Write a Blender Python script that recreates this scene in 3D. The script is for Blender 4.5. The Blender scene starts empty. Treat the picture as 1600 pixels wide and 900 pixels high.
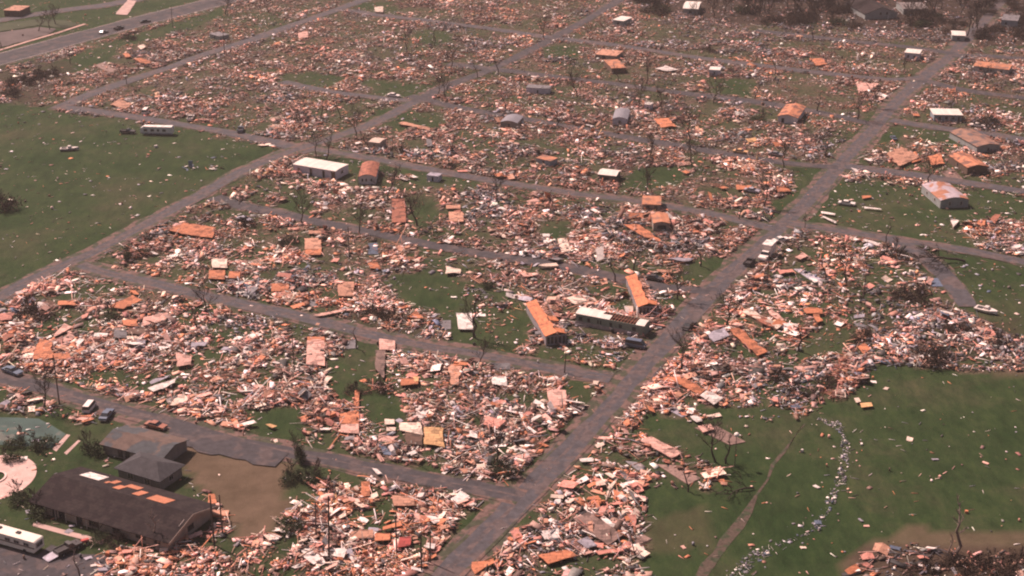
import bpy, math, random
import numpy as np
from math import radians, sin, cos, pi, sqrt, atan2
from mathutils import Vector, Matrix

random.seed(7)
RNG = np.random.default_rng(11)
sc = bpy.context.scene
COL = sc.collection

# ------------------------------------------------------------------ camera, sky, sun, exposure
FPX, PITCH, CAMH = 2329.0, radians(22.8), 156.0
cam_d = bpy.data.cameras.new('camera')
cam_d.sensor_width = 36.0
cam_d.lens = FPX / 1600 * 36.0
cam_d.clip_start, cam_d.clip_end = 1.0, 30000.0
cam = bpy.data.objects.new('camera', cam_d)
cam.location = (0, 0, CAMH)
cam.rotation_euler = (radians(90) - PITCH, 0, 0)
COL.objects.link(cam)
sc.camera = cam

SUN_DIR = Vector((-0.62, 0.50, 0.95)).normalized()      # towards the sun
world = bpy.data.worlds.new('World')
sc.world = world
world.use_nodes = True
wn = world.node_tree
sky = wn.nodes.new('ShaderNodeTexSky')
sky.sky_type = 'NISHITA'
sky.sun_disc = False
sky.sun_elevation = math.asin(SUN_DIR.z)
sky.sun_rotation = atan2(SUN_DIR.x, SUN_DIR.y)
sky.dust_density = 4.0
sky.air_density = 1.0
sky.ozone_density = 0.6
wn.links.new(sky.outputs['Color'], wn.nodes['Background'].inputs['Color'])
wn.nodes['Background'].inputs['Strength'].default_value = 0.05
sun_d = bpy.data.lights.new('sun', 'SUN')
sun_d.energy = 5.0
sun_d.angle = radians(1.2)
sun_d.color = (1.0, 0.77, 0.70)
sun = bpy.data.objects.new('sun', sun_d)
sun.rotation_euler = (-SUN_DIR).to_track_quat('-Z', 'Y').to_euler()
COL.objects.link(sun)
sc.view_settings.view_transform = 'Standard'
sc.view_settings.look = 'None'
sc.view_settings.gamma = 1.0
sc.view_settings.exposure = 0.53
sc.cycles.filter_width = 2.1
sc.cycles.max_bounces = 5
sc.cycles.volume_bounces = 1
sc.cycles.use_denoising = True

# ------------------------------------------------------------------ pixel <-> ground
CP, SP = cos(PITCH), sin(PITCH)
def P(px, py, z=0.0):
    a, b = (px - 800) / FPX, (450 - py) / FPX
    d = Vector((a, CP + b * SP, -SP + b * CP))
    t = (z - CAMH) / d.z
    return Vector((d.x * t, d.y * t, z))
def proj(X, Y, Z=0.0):
    dz = Z - CAMH
    depth = Y * CP - dz * SP
    up = Y * SP + dz * CP
    return 800 + FPX * X / depth, 450 - FPX * up / depth, FPX / depth
def mscale(py):
    return 0.00591 * (py + 530)

# ------------------------------------------------------------------ materials
MATS = {}
def nodes_of(m):
    m.use_nodes = True
    nt = m.node_tree
    return nt, nt.nodes['Principled BSDF']
def mat(name, color, rough=0.8, var=0.35, scale=1.2, seams=None, metal=0.0, spec=0.3, blotch=None, rnd=0.0):
    """mottled paint/wood/metal; seams=(w,h,dark) draws sheet joints; blotch=(color, amount, scale) patches of another colour"""
    if name in MATS: return MATS[name]
    m = bpy.data.materials.new(name)
    nt, b = nodes_of(m)
    N, L = nt.nodes, nt.links
    tc = N.new('ShaderNodeTexCoord')
    no = N.new('ShaderNodeTexNoise'); no.inputs['Scale'].default_value = scale; no.inputs['Detail'].default_value = 6; no.inputs['Roughness'].default_value = 0.65
    L.new(tc.outputs['Object'], no.inputs['Vector'])
    mr = N.new('ShaderNodeMapRange'); mr.inputs[1].default_value = 0.3; mr.inputs[2].default_value = 0.7
    mr.inputs[3].default_value = 1 - var; mr.inputs[4].default_value = 1 + var * 0.6
    L.new(no.outputs['Fac'], mr.inputs[0])
    base = N.new('ShaderNodeRGB'); base.outputs[0].default_value = (*color, 1)
    cur = base.outputs[0]
    if blotch:
        n2 = N.new('ShaderNodeTexNoise'); n2.inputs['Scale'].default_value = blotch[2]; n2.inputs['Detail'].default_value = 3
        L.new(tc.outputs['Object'], n2.inputs['Vector'])
        r2 = N.new('ShaderNodeMapRange'); r2.inputs[1].default_value = 1 - blotch[1] - 0.03; r2.inputs[2].default_value = 1 - blotch[1] + 0.03
        L.new(n2.outputs['Fac'], r2.inputs[0])
        mx = N.new('ShaderNodeMixRGB'); mx.inputs['Color2'].default_value = (*blotch[0], 1)
        L.new(r2.outputs[0], mx.inputs['Fac']); L.new(cur, mx.inputs['Color1']); cur = mx.outputs[0]
    if seams:
        br = N.new('ShaderNodeTexBrick'); br.inputs['Scale'].default_value = 1.0
        br.inputs['Brick Width'].default_value = seams[0]; br.inputs['Row Height'].default_value = seams[1]
        br.inputs['Mortar Size'].default_value = 0.05
        br.inputs['Color1'].default_value = (1, 1, 1, 1); br.inputs['Color2'].default_value = (.78, .78, .78, 1)
        br.inputs['Mortar'].default_value = (seams[2],) * 3 + (1,)
        L.new(tc.outputs['Object'], br.inputs['Vector'])
        ms = N.new('ShaderNodeMixRGB'); ms.blend_type = 'MULTIPLY'; ms.inputs['Fac'].default_value = 1
        L.new(cur, ms.inputs['Color1']); L.new(br.outputs['Color'], ms.inputs['Color2']); cur = ms.outputs[0]
    mu = N.new('ShaderNodeVectorMath'); mu.operation = 'SCALE'
    L.new(cur, mu.inputs[0]); L.new(mr.outputs[0], mu.inputs['Scale'])
    cur = mu.outputs[0]
    if rnd:
        oi = N.new('ShaderNodeObjectInfo'); r3 = N.new('ShaderNodeMapRange')
        r3.inputs[3].default_value = 1 - rnd; r3.inputs[4].default_value = 1 + rnd
        L.new(oi.outputs['Random'], r3.inputs[0])
        m3 = N.new('ShaderNodeVectorMath'); m3.operation = 'SCALE'
        L.new(cur, m3.inputs[0]); L.new(r3.outputs[0], m3.inputs['Scale']); cur = m3.outputs[0]
    L.new(cur, b.inputs['Base Color'])
    b.inputs['Roughness'].default_value = rough
    b.inputs['Metallic'].default_value = metal
    b.inputs['Specular IOR Level'].default_value = spec
    MATS[name] = m
    return m

PAL = {  # real base colours of the wreckage
    'white':   (.82, .68, .62), 'cream': (.78, .57, .46), 'pink':  (.68, .37, .30), 'rose': (.55, .22, .17),
    'tan':     (.56, .27, .18), 'orange': (.58, .20, .10), 'rust': (.34, .12, .075), 'lavender': (.36, .31, .35),
    'grey':    (.20, .175, .18), 'blue': (.10, .12, .17), 'dark': (.055, .042, .04), 'yellow': (.66, .36, .17),
    'red':     (.42, .07, .06), 'teal': (.12, .20, .17), 'brown': (.16, .085, .06), 'dust': (.24, .145, .12),
}
PN = list(PAL)
def M(c):                                            # plain mottled colour
    return mat('paint_' + c, PAL[c], 0.75, 0.36, 1.3, rnd=0.28, blotch=(tuple(x * .6 for x in PAL[c]), .40, .8))
def MS(c):                                           # sheeting with joints
    return mat('sheet_' + c, PAL[c], 0.8, 0.30, 0.7, seams=(2.4, 1.2, .45), rnd=0.15, blotch=(tuple(x * .5 for x in PAL[c]), .42, .55))
glass = mat('window_glass', (.025, .025, .03), 0.15, 0.2, spec=0.6)
tyre = mat('tyre_rubber', (.02, .02, .02), 0.9)
rimm = mat('wheel_rim', (.35, .33, .33), 0.4, metal=.5)
bark = mat('bark', (.05, .034, .028), 0.95, 0.4, 3.0)
bark_pale = mat('bark_pale', (.20, .14, .12), 0.95, 0.4, 3.0)
leaf = mat('leaf_green', (.055, .065, .028), 0.9, 0.5, 2.5, rnd=.2)
leaf_brown = mat('leaf_brown', (.06, .036, .026), 0.95, 0.5, 2.5, rnd=.25)
wood_pole = mat('pole_wood', (.07, .05, .045), 0.9)
asphalt = mat('asphalt', (.074, .064, .070), 0.9, 0.42, 0.55, blotch=((.105, .075, .072), .47, .22))
asphalt_dark = mat('asphalt_dark', (.056, .047, .051), 0.9, 0.40, 0.6, blotch=((.092, .066, .064), .45, .2))
shoulder = mat('shoulder_dirt', (.15, .088, .074), 0.95, 0.5, 0.8, blotch=((.06, .058, .035), .50, .3))
paint_white = mat('white_line_paint', (.5, .42, .38), 0.8, .4)
pale_conc = mat('pale_concrete', (.48, .31, .27), 0.9, 0.3, 0.3)
court_m = mat('court_surface', (.045, .078, .066), 0.8, 0.35, 0.18, blotch=((.12, .12, .10), .42, .12))
track_m = mat('track_dirt', (.085, .058, .043), 0.95, 0.5, 1.5, blotch=((.045, .05, .026), .46, .5))
shingle = mat('shingle_dark', (.021, .011, .012), 0.95, 0.45, 1.6, seams=(1.8, .7, .55), blotch=((.034, .021, .020), .5, .5))
shingle_grey = mat('shingle_grey', (.070, .062, .066), 0.95, 0.3, 0.8, seams=(.9, .35, .7))
shingle_patchy = mat('shingle_patchy', (.13, .085, .07), 0.95, 0.3, 0.8, blotch=((.075, .075, .08), .48, .22))

# ------------------------------------------------------------------ mesh helpers
class MB:
    def __init__(s): s.v = []; s.f = []; s.mi = []
    def add(s, vs, fs, m=0):
        o = len(s.v); s.v += [tuple(x) for x in vs]; s.f += [tuple(o + i for i in f) for f in fs]; s.mi += [m] * len(fs)
    def box(s, x0, x1, y0, y1, z0, z1, m=0):
        s.add([(x0, y0, z0), (x1, y0, z0), (x1, y1, z0), (x0, y1, z0), (x0, y0, z1), (x1, y0, z1), (x1, y1, z1), (x0, y1, z1)],
              [(0, 3, 2, 1), (4, 5, 6, 7), (0, 1, 5, 4), (1, 2, 6, 5), (2, 3, 7, 6), (3, 0, 4, 7)], m)
    def prism(s, prof, x0, x1, axis='x', m=0):
        """extrude closed profile [(a,b)..] along axis; axis x: (x,a,b); axis y: (a,y,b)"""
        n = len(prof)
        f = (lambda t, a, b: (t, a, b)) if axis == 'x' else (lambda t, a, b: (a, t, b))
        vs = [f(x0, a, b) for a, b in prof] + [f(x1, a, b) for a, b in prof]
        fs = [tuple(range(n))[::-1], tuple(range(n, 2 * n))] + [(i, (i + 1) % n, n + (i + 1) % n, n + i) for i in range(n)]
        s.add(vs, fs, m)
    def tube(s, p0, p1, r0, r1, n=6, m=0):
        p0, p1 = Vector(p0), Vector(p1); d = (p1 - p0)
        if d.length < 1e-5: return
        d.normalize(); a = d.orthogonal().normalized(); b = d.cross(a)
        vs = [p0 + (a * cos(2 * pi * i / n) + b * sin(2 * pi * i / n)) * r0 for i in range(n)]
        vs += [p1 + (a * cos(2 * pi * i / n) + b * sin(2 * pi * i / n)) * r1 for i in range(n)]
        fs = [(i, (i + 1) % n, n + (i + 1) % n, n + i) for i in range(n)] + [tuple(range(n))[::-1], tuple(range(n, 2 * n))]
        s.add(vs, fs, m)
    def build(s, name, mats, parent=None, loc=None, rot=None):
        me = bpy.data.meshes.new(name)
        me.from_pydata(s.v, [], s.f)
        for m in (mats if isinstance(mats, (list, tuple)) else [mats]): me.materials.append(m)
        if any(s.mi): me.polygons.foreach_set('material_index', s.mi)
        o = bpy.data.objects.new(name, me); COL.objects.link(o)
        if parent: o.parent = parent
        if loc is not None: o.location = loc
        if rot is not None: o.rotation_euler = rot
        return o

LABELS = {}
LM = []                                              # landmarks other labels can point at
def tag(o, label, cat, group=None, landmark=None):
    o['label'] = label; o['category'] = cat; o['kind'] = 'thing'
    if group: o['group'] = group
    if landmark: LM.append((o.location.x, o.location.y, landmark))
    return o
def structure(o): o['kind'] = 'structure'; return o
def empty(name, loc, rz=0):
    o = bpy.data.objects.new(name, None); COL.objects.link(o)
    o.location = loc; o.rotation_euler = (0, 0, rz); o.empty_display_size = 0.5
    return o
def copy_tree(o, parent=None):
    c = o.copy(); COL.objects.link(c); c.parent = parent
    for ch in list(o.children): copy_tree(ch, c)
    return c

# ------------------------------------------------------------------ layout masks (pixels of the photo, projected on the ground)
def inpoly(x, y, poly):
    c = np.zeros(x.shape, bool); n = len(poly)
    for i in range(n):
        x0, y0 = poly[i]; x1, y1 = poly[(i + 1) % n]
        if y0 == y1: continue
        cr = ((y0 > y) != (y1 > y)) & (x < (x1 - x0) * (y - y0) / (y1 - y0) + x0)
        c ^= cr
    return c
ROADS = {  # name: (points, width, material, shoulder width)
 'main_road': ([(520,1080),(610,990),(697,900),(745,850),(790,805),(845,748),(900,690),(955,632),(1010,570),(1080,490),(1140,430),(1210,365),(1290,285),(1340,228),(1400,162),(1450,115),(1486,86),(1540,30),(1600,-40)], 8.2, 'a', 11.4),
 'near_side_street': ([(-300,520),(-80,570),(0,590),(60,603),(150,630),(250,656),(350,686),(430,703),(520,720),(620,740),(700,755),(770,768),(815,778)], 7.4, 'd', 9.5),
 'second_side_street': ([(125,412),(160,425),(250,446),(320,463),(400,481),(470,495),(560,518),(640,537),(720,550),(800,565),(880,580),(955,592)], 7.0, 'a', 9.6),
 'third_side_street': ([(335,308),(375,322),(430,333),(500,348),(560,360),(620,372),(700,388),(790,402),(880,417),(960,434),(1040,450),(1120,455)], 6.2, 'd', 7.5),
 'fourth_side_street': ([(470,230),(520,238),(580,248),(650,262),(740,278),(830,292),(900,303),(960,310),(1040,322),(1110,335),(1210,358)], 6.6, 'a', 8.5),
 'field_side_street': ([(85,166),(130,172),(200,182),(290,196),(370,210),(440,226),(485,238)], 6.8, 'a', 8.0),
 'fifth_side_street': ([(640,150),(700,165),(760,177),(830,188),(900,200),(980,215),(1060,228),(1130,240),(1220,254),(1310,262)], 6.0, 'd', 7.5),
 'short_side_street': ([(440,128),(500,141),(560,150),(640,158)], 6.0, 'a', 7.0),
 'sixth_side_street': ([(700,100),(800,112),(880,122),(950,130),(1000,137),(1060,145),(1130,153),(1200,162),(1290,178),(1370,196)], 6.4, 'd', 8),
 'seventh_side_street': ([(540,16),(600,25),(680,34),(780,47),(860,59),(940,68),(1010,78),(1100,92),(1180,102),(1300,116),(1400,125),(1445,120)], 6.6, 'a', 8.5),
 'far_side_street': ([(1180,48),(1270,58),(1340,66),(1420,74),(1490,84)], 7, 'd', 8.5),
 'field_road': ([(-260,620),(-60,500),(0,463),(60,432),(130,402),(200,366),(300,312),(380,268),(440,242),(500,222),(560,202),(610,180),(655,156)], 7.2, 'a', 9.2),
 'upper_field_road': ([(648,160),(700,135),(760,112),(810,88),(860,62),(905,38),(960,5),(1010,-30)], 6.0, 'd', 8.4),
 'back_road': ([(100,166),(130,152),(170,138),(210,124),(270,104),(300,92),(350,76),(400,60),(450,42),(520,18),(570,0),(640,-25)], 6.8, 'a', 8.5),
 'highway': ([(-300,172),(-60,109),(0,93),(60,77),(120,60),(180,44),(240,28),(320,8),(400,-13),(600,-60)], 17, 'd', 20),
 'frontage_road': ([(-200,72),(-40,40),(0,32),(60,22),(110,15),(180,6),(270,-12)], 10, 'a', 11),
 'cross_street': ([(1232,350),(1280,357),(1340,366),(1400,376),(1470,386),(1530,396),(1600,410),(1760,436)], 7.0, 'a', 8.6),
 'curved_branch_street': ([(1385,372),(1425,390),(1455,412),(1478,435),(1500,462),(1512,480)], 6.4, 'a', 7.6),
 'second_cross_street': ([(1318,260),(1380,268),(1440,276),(1500,285),(1600,300),(1760,322)], 6.6, 'a', 8),
 'third_cross_street': ([(1392,188),(1430,195),(1500,205),(1600,218),(1760,240)], 6.4, 'a', 8),
 'fourth_cross_street': ([(1440,125),(1500,140),(1600,154),(1760,170)], 6, 'd', 7.5),
 'fifth_cross_street': ([(1486,88),(1540,88),(1600,92),(1760,98)], 6, 'd', 7.5),
}
def smooth_poly(pts, n=6):
    w = [P(*p) for p in pts]; out = []
    for i in range(len(w) - 1):
        p0 = w[max(i - 1, 0)]; p1 = w[i]; p2 = w[i + 1]; p3 = w[min(i + 2, len(w) - 1)]
        k = max(2, int((p2 - p1).length / 5))
        for j in range(k):
            t = j / k
            out.append(0.5 * ((2 * p1) + (p2 - p0) * t + (2 * p0 - 5 * p1 + 4 * p2 - p3) * t * t + (3 * p1 - p0 - 3 * p2 + p3) * t ** 3))
    out.append(w[-1]); return out
def offset(pts, o):
    out = []
    for i, p in enumerate(pts):
        a, b = pts[max(i - 1, 0)], pts[min(i + 1, len(pts) - 1)]
        d = (b - a).normalized(); out.append(p + Vector((-d.y, d.x, 0)) * o)
    return out
ROADPTS = []
zlev = 0.02
def strip(name, pts, width, m, z, ragged=0.25):
    vs, fs = [], []
    for i, p in enumerate(pts):
        a, b = pts[max(i - 1, 0)], pts[min(i + 1, len(pts) - 1)]
        d = (b - a).normalized(); n = Vector((-d.y, d.x, 0))
        l = width / 2 + random.uniform(-ragged, ragged) + ragged * sin(i * .37); r = width / 2 + random.uniform(-ragged, ragged) + ragged * sin(i * .29 + 2)
        vs += [(p.x + n.x * l, p.y + n.y * l, z), (p.x - n.x * r, p.y - n.y * r, z)]
        if i: fs.append((2 * i - 2, 2 * i - 1, 2 * i + 1, 2 * i))
    b = MB(); b.add(vs, fs); return structure(b.build(name, m))
for k, (name, (pts, w, mm, sw)) in enumerate(ROADS.items()):
    w *= .84 if name != 'highway' else .95; sw *= .86 if name != 'highway' else .95
    sp = smooth_poly(pts)
    BURIED = ('upper_field_road', 'third_side_street', 'short_side_street', 'fifth_side_street', 'sixth_side_street', 'far_side_street', 'fifth_cross_street', 'seventh_side_street')
    ROADPTS.append((np.array([(p.x, p.y) for p in sp]), sw / 2 * (.70 if name in BURIED else .95)))
    strip(name + '_shoulder', sp, sw, shoulder, 0.02 + 0.004 * k, .7)
    strip(name, sp, w, asphalt if mm == 'a' else asphalt_dark, 0.12 + 0.004 * k, .3)
for k, name in enumerate(ROADS):
    if name in ('main_road', 'second_side_street', 'near_side_street', 'field_road', 'fourth_side_street', 'cross_street'):
        sp = smooth_poly(ROADS[name][0]); w = ROADS[name][1] * .84
        for sg in (1, -1):
            q = offset(sp, sg * w * .43); strip(name + '_dust', q, w * .16, shoulder, .122 + .004 * k, .35)
        strip(name + '_worn_centre', offset(sp, .2), w * .16, mat('road_dust', (.115, .080, .076), .95, .45, .8, blotch=((.08, .064, .066), .5, .5)), .122 + .004 * k, .3)
# highway markings and kerbs
hw = smooth_poly(ROADS['highway'][0])
strip('highway_edge_line', offset(hw, 7.9), .25, paint_white, .22, 0.02)
strip('highway_edge_line', offset(hw, -7.9), .25, paint_white, .22, 0.02)
strip('highway_median_line', offset(hw, 0.6), .5, mat('tar_line', (.03, .027, .028)), .22, 0.05)
k1 = [P(-40, 89), P(0, 79), P(45, 65), P(90, 52), P(133, 38)]
b = MB()
for a, c in zip(k1[:-1], k1[1:]):
    d = (c - a).normalized(); n = Vector((-d.y, d.x, 0)) * .9
    b.add([a + n, a - n, c - n, c + n, a + n + Vector((0, 0, .25)), a - n + Vector((0, 0, .25)), c - n + Vector((0, 0, .25)), c + n + Vector((0, 0, .25))],
          [(4, 5, 6, 7), (0, 1, 5, 4), (1, 2, 6, 5), (2, 3, 7, 6), (3, 0, 4, 7)])
structure(b.build('highway_kerb', mat('kerb_concrete', (.50, .30, .25), .9)))

def pad(name, pxs, m, z, thick=0.0, ragged=0.0):
    pts = [P(*p) for p in pxs]; out = []
    for i, a in enumerate(pts):
        c = pts[(i + 1) % len(pts)]; k = max(1, int((c - a).length / 2.5)) if ragged else 1
        for j in range(k):
            q = a.lerp(c, j / k)
            out.append((q.x + random.uniform(-ragged, ragged), q.y + random.uniform(-ragged, ragged)))
    bb = MB(); n = len(out)
    bb.add([(x, y, z) for x, y in out], [tuple(range(n))])
    if thick: bb.add([(x, y, z) for x, y in out] + [(x, y, z - thick) for x, y in out], [(i, (i + 1) % n, n + (i + 1) % n, n + i) for i in range(n)])
    return structure(bb.build(name, m))
pad('parking_lot', [(272,655),(330,676),(430,702),(455,709),(428,728),(395,725),(330,711),(262,694)], asphalt_dark, .235, ragged=1.1)
pad('driveway', [(-120,872),(-20,850),(60,866),(78,852),(125,866),(185,872),(168,900),(140,960),(-120,960)], asphalt_dark, .05, ragged=.4)
pad('footpath', [(54,816),(110,831),(162,844),(160,851),(108,838),(50,822)], pale_conc, .10, .08)
pad('sports_court', [(-90,650),(60,654),(104,678),(82,700),(-90,690)], court_m, .06, ragged=.15)
pad('court_path', [(82,702),(104,679),(110,680),(88,706)], pale_conc, .07)
pad('footpath', [(100,708),(122,688),(126,689),(104,711)], pale_conc, .07)
pad('roadside_pad', [(-60,66),(0,51),(60,43),(88,46),(70,56),(0,75),(-60,90)], mat('pad_pink', (.11, .078, .072), .9, .3, .1), .235, ragged=.8)
pad('roadside_crossing', [(180,23),(199,24),(214,2),(200,0)], pale_conc, .26, ragged=.3)
pad('roadside_grass_strip', [(-60,55),(0,38),(60,30),(100,32),(128,39),(100,45),(60,40),(0,50),(-60,66)], mat('verge_grass', (.050, .055, .026), .95, .4, .1), .24, ragged=.6)
# round driveway
c0 = P(-8, 747); bb = MB(); R1, R2 = 8.2, 2.2
vs = []; n = 48
for i in range(n):
    a = 2 * pi * i / n
    vs += [(c0.x + R2 * cos(a), c0.y + R2 * sin(a) * 1.1, .08), (c0.x + R1 * cos(a), c0.y + R1 * sin(a) * 1.18, .08)]
bb.add(vs, [(2 * i, 2 * i + 1, (2 * i + 3) % (2 * n), (2 * i + 2) % (2 * n)) for i in range(n)])
structure(bb.build('circular_driveway', mat('drive_pale', (.60, .38, .33), .9, .25, .5)))
bb = MB(); vs = []
for i in range(n):
    a = 2 * pi * i / n
    vs += [(c0.x + (R2 - .25) * cos(a), c0.y + (R2 - .25) * sin(a) * 1.1, .3), (c0.x + (R2 + .15) * cos(a), c0.y + (R2 + .15) * sin(a) * 1.1, .3), (c0.x + (R2 + .15) * cos(a), c0.y + (R2 + .15) * sin(a) * 1.1, .02)]
fs = []
for i in range(n):
    j = (i + 1) % n
    fs += [(3 * i, 3 * i + 1, 3 * j + 1, 3 * j), (3 * i + 1, 3 * i + 2, 3 * j + 2, 3 * j + 1)]
bb.add(vs, fs); structure(bb.build('driveway_kerb', mat('kerb_pale', (.7, .5, .45), .9)))
# field track
strip('field_track', smooth_poly([(1085,915),(1108,885),(1140,845),(1170,800),(1200,750),(1225,705),(1258,662)]), 1.5, track_m, .05, .6)

# wreckage density polygons: (value, polygon); later entries win
DENS = [
 (.05, [(-400,168),(60,164),(100,175),(250,195),(440,236),(440,250),(300,312),(110,410),(0,460),(-400,640)]),
 (.04, [(-400,120),(0,112),(90,82),(190,52),(330,14),(400,-10),(400,-60),(-400,-60)]),
 (.08, [(60,108),(110,86),(180,62),(300,28),(350,10),(350,28),(300,44),(250,60),(190,72),(172,96),(110,114)]),
 (.50, [(350,20),(440,20),(450,50),(350,60)]),
 (.10, [(1290,282),(1450,290),(1600,306),(1800,330),(1800,345),(1590,340),(1500,352),(1515,378),(1470,384),(1400,372),(1290,355),(1255,345)]),
 (.08, [(1410,190),(1500,208),(1500,232),(1420,215),(1385,228),(1370,215)]),
 (.15, [(1290,355),(1500,350),(1530,392),(1400,374)]),
 (.12, [(1420,388),(1600,412),(1800,440),(1800,520),(1590,530),(1500,480),(1450,430)]),
 (.62, [(1215,385),(1290,362),(1420,400),(1440,470),(1400,560),(1240,560),(1180,520),(1170,440)]),
 (.30, [(1330,440),(1400,430),(1420,470),(1350,490),(1300,480)]),
 (.035, [(1230,660),(1290,640),(1350,600),(1360,570),(1450,575),(1600,580),(2000,590),(2000,1200),(960,1200),(1010,870),(1000,830),(960,815),(900,760),(1000,760),(1100,770),(1120,740),(1060,700),(1000,670),(1020,640),(1080,660),(1130,650)]),
 (.10, [(1040,600),(1080,640),(1120,650),(1180,650),(1240,665),(1240,640),(1180,640),(1100,630)]),
 (.75, [(860,770),(930,700),(1000,700),(1060,715),(1100,745),(1060,760),(1000,770),(1010,840),(1000,870),(1000,1000),(700,1000)]),
 (.32, [(1330,868),(1420,852),(1600,870),(2000,850),(2000,1200),(1300,1200)]),
 (.05, [(255,640),(330,672),(430,700),(455,712),(440,745),(455,790),(440,835),(380,845),(345,790),(300,740),(255,700)]),
 (.12, [(-400,640),(-40,600),(0,600),(60,640),(120,655),(270,660),(300,740),(345,800),(330,850),(190,862),(160,1000),(-400,1000)]),
 (.55, [(20,610),(110,625),(160,650),(130,665),(60,650),(0,640)]),
 (.10, [(425,705),(470,715),(520,735),(500,775),(470,800),(440,760)]),
 (.9,  [(160,870),(230,850),(330,830),(400,840),(470,850),(470,1000),(150,1000)]),
 (.08, [(720,800),(752,790),(760,805),(740,835),(700,860),(712,825)]),
 (.10, [(890,595),(930,600),(935,625),(915,635),(880,620),(875,600)]),
 (.12, [(600,425),(700,432),(830,480),(830,535),(780,560),(700,545),(690,500),(640,470),(600,450)]),
 (.25, [(730,440),(800,450),(815,500),(760,520),(730,500)]),
 (.12, [(540,535),(590,530),(585,600),(545,640),(520,600)]),
 (.15, [(560,600),(625,625),(640,665),(575,665),(555,640)]),
 (.10, [(840,535),(960,545),(1020,540),(1000,560),(950,580),(860,570),(830,555)]),
 (.30, [(870,545),(1000,548),(985,575),(900,570)]),
 (.12, [(385,640),(470,640),(470,690),(400,690)]),
 (.15, [(950,470),(985,460),(990,480),(975,490),(950,485)]),
 (.12, [(460,272),(560,292),(650,300),(640,285),(560,268),(700,275),(660,262),(590,255),(480,242),(450,262)]),
 (.15, [(640,262),(760,282),(740,300),(640,285)]),
 (.12, [(440,320),(475,290),(490,310),(480,345),(440,330)]),
 (.15, [(632,305),(690,310),(680,355),(655,360),(640,345)]),
 (.12, [(850,345),(900,345),(890,372),(865,380),(845,360)]),
 (.12, [(590,170),(700,178),(700,198),(620,205),(575,190)]),
 (.12, [(575,120),(610,130),(690,135),(680,150),(600,150),(560,130)]),
 (.15, [(640,45),(700,50),(710,70),(660,72)]),
 (.15, [(560,4),(620,4),(620,22),(560,18)]),
 (.12, [(850,70),(905,72),(900,92),(850,90)]),
 (.15, [(1110,120),(1180,125),(1170,150),(1100,145)]),
 (.12, [(1020,260),(1080,262),(1060,290),(1000,300),(960,290),(990,265)]),
 (.10, [(1240,250),(1290,265),(1260,300),(1220,330),(1200,325),(1240,290)]),
 (.18, [(1130,400),(1180,405),(1150,430),(1090,450),(1060,440),(1060,415)]),
 (.18, [(1290,560),(1340,530),(1300,500),(1260,520),(1240,560)]),
 (.22, [(1010,-60),(1800,-60),(1800,95),(1560,75),(1480,60),(1300,40),(1100,30),(1010,12)]),
 (.10, [(430,120),(480,110),(540,122),(520,138),(450,135)]),
]
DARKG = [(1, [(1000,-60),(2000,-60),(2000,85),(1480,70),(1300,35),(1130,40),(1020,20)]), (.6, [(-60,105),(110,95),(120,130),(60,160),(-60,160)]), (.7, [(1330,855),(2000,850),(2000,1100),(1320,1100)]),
         (.5, [(1360,500),(1590,500),(1590,560),(1400,560)]), (.6, [(520,480),(600,485),(670,510),(650,530),(560,510)])]
BROWNG = [(1, [(255,660),(330,705),(400,722),(430,722),(445,712),(455,745),(452,800),(440,832),(380,850),(345,800),(300,745),(255,710)]),
          (.75, [(1315,880),(1340,852),(1380,836),(1440,828),(1500,832),(1560,838),(1640,834),(1800,840),(2000,850),(2000,900),(1330,900)]), (.5, [(1540,560),(1700,560),(1700,600),(1560,590)]), (.3, [(940,830),(1100,790),(1120,860),(1000,870)])]
def vnoise(x, y, s, seed):
    r = np.random.default_rng(seed).random((64, 64))
    u, v = x / s, y / s; i, j = np.floor(u).astype(int), np.floor(v).astype(int); fu, fv = u - i, v - j
    fu, fv = fu * fu * (3 - 2 * fu), fv * fv * (3 - 2 * fv)
    g = lambda a, b: r[a % 64, b % 64]
    return (g(i, j) * (1 - fu) + g(i + 1, j) * fu) * (1 - fv) + (g(i, j + 1) * (1 - fu) + g(i + 1, j + 1) * fu) * fv
def layers(X, Y, polys, base):
    px, py, _ = proj(X, Y)
    wob = 7 * (mscale(py) / 6)
    px = px + (vnoise(X, Y, 7, 3) - .5) * 2 * wob + (vnoise(X, Y, 2.5, 4) - .5) * wob; py = py + (vnoise(X, Y, 7, 5) - .5) * wob + (vnoise(X, Y, 2.5, 6) - .5) * .6 * wob
    d = np.full(X.shape, base, float)
    for v, poly in polys: d[inpoly(px, py, poly)] = v
    return d
def road_dist(X, Y):
    """signed distance to nearest road edge (negative on the road)"""
    best = np.full(X.shape, 1e9)
    for pts, hw_ in ROADPTS:
        for a, b in zip(pts[:-1], pts[1:]):
            d = b - a; L2 = max((d ** 2).sum(), 1e-6)
            near = (np.abs(X - a[0]) < 60) & (np.abs(Y - a[1]) < 60)
            if not near.any(): continue
            xx, yy = X[near], Y[near]
            t = np.clip(((xx - a[0]) * d[0] + (yy - a[1]) * d[1]) / L2, 0, 1)
            best[near] = np.minimum(best[near], np.hypot(xx - a[0] - t * d[0], yy - a[1] - t * d[1]) - hw_)
    return best

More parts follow.
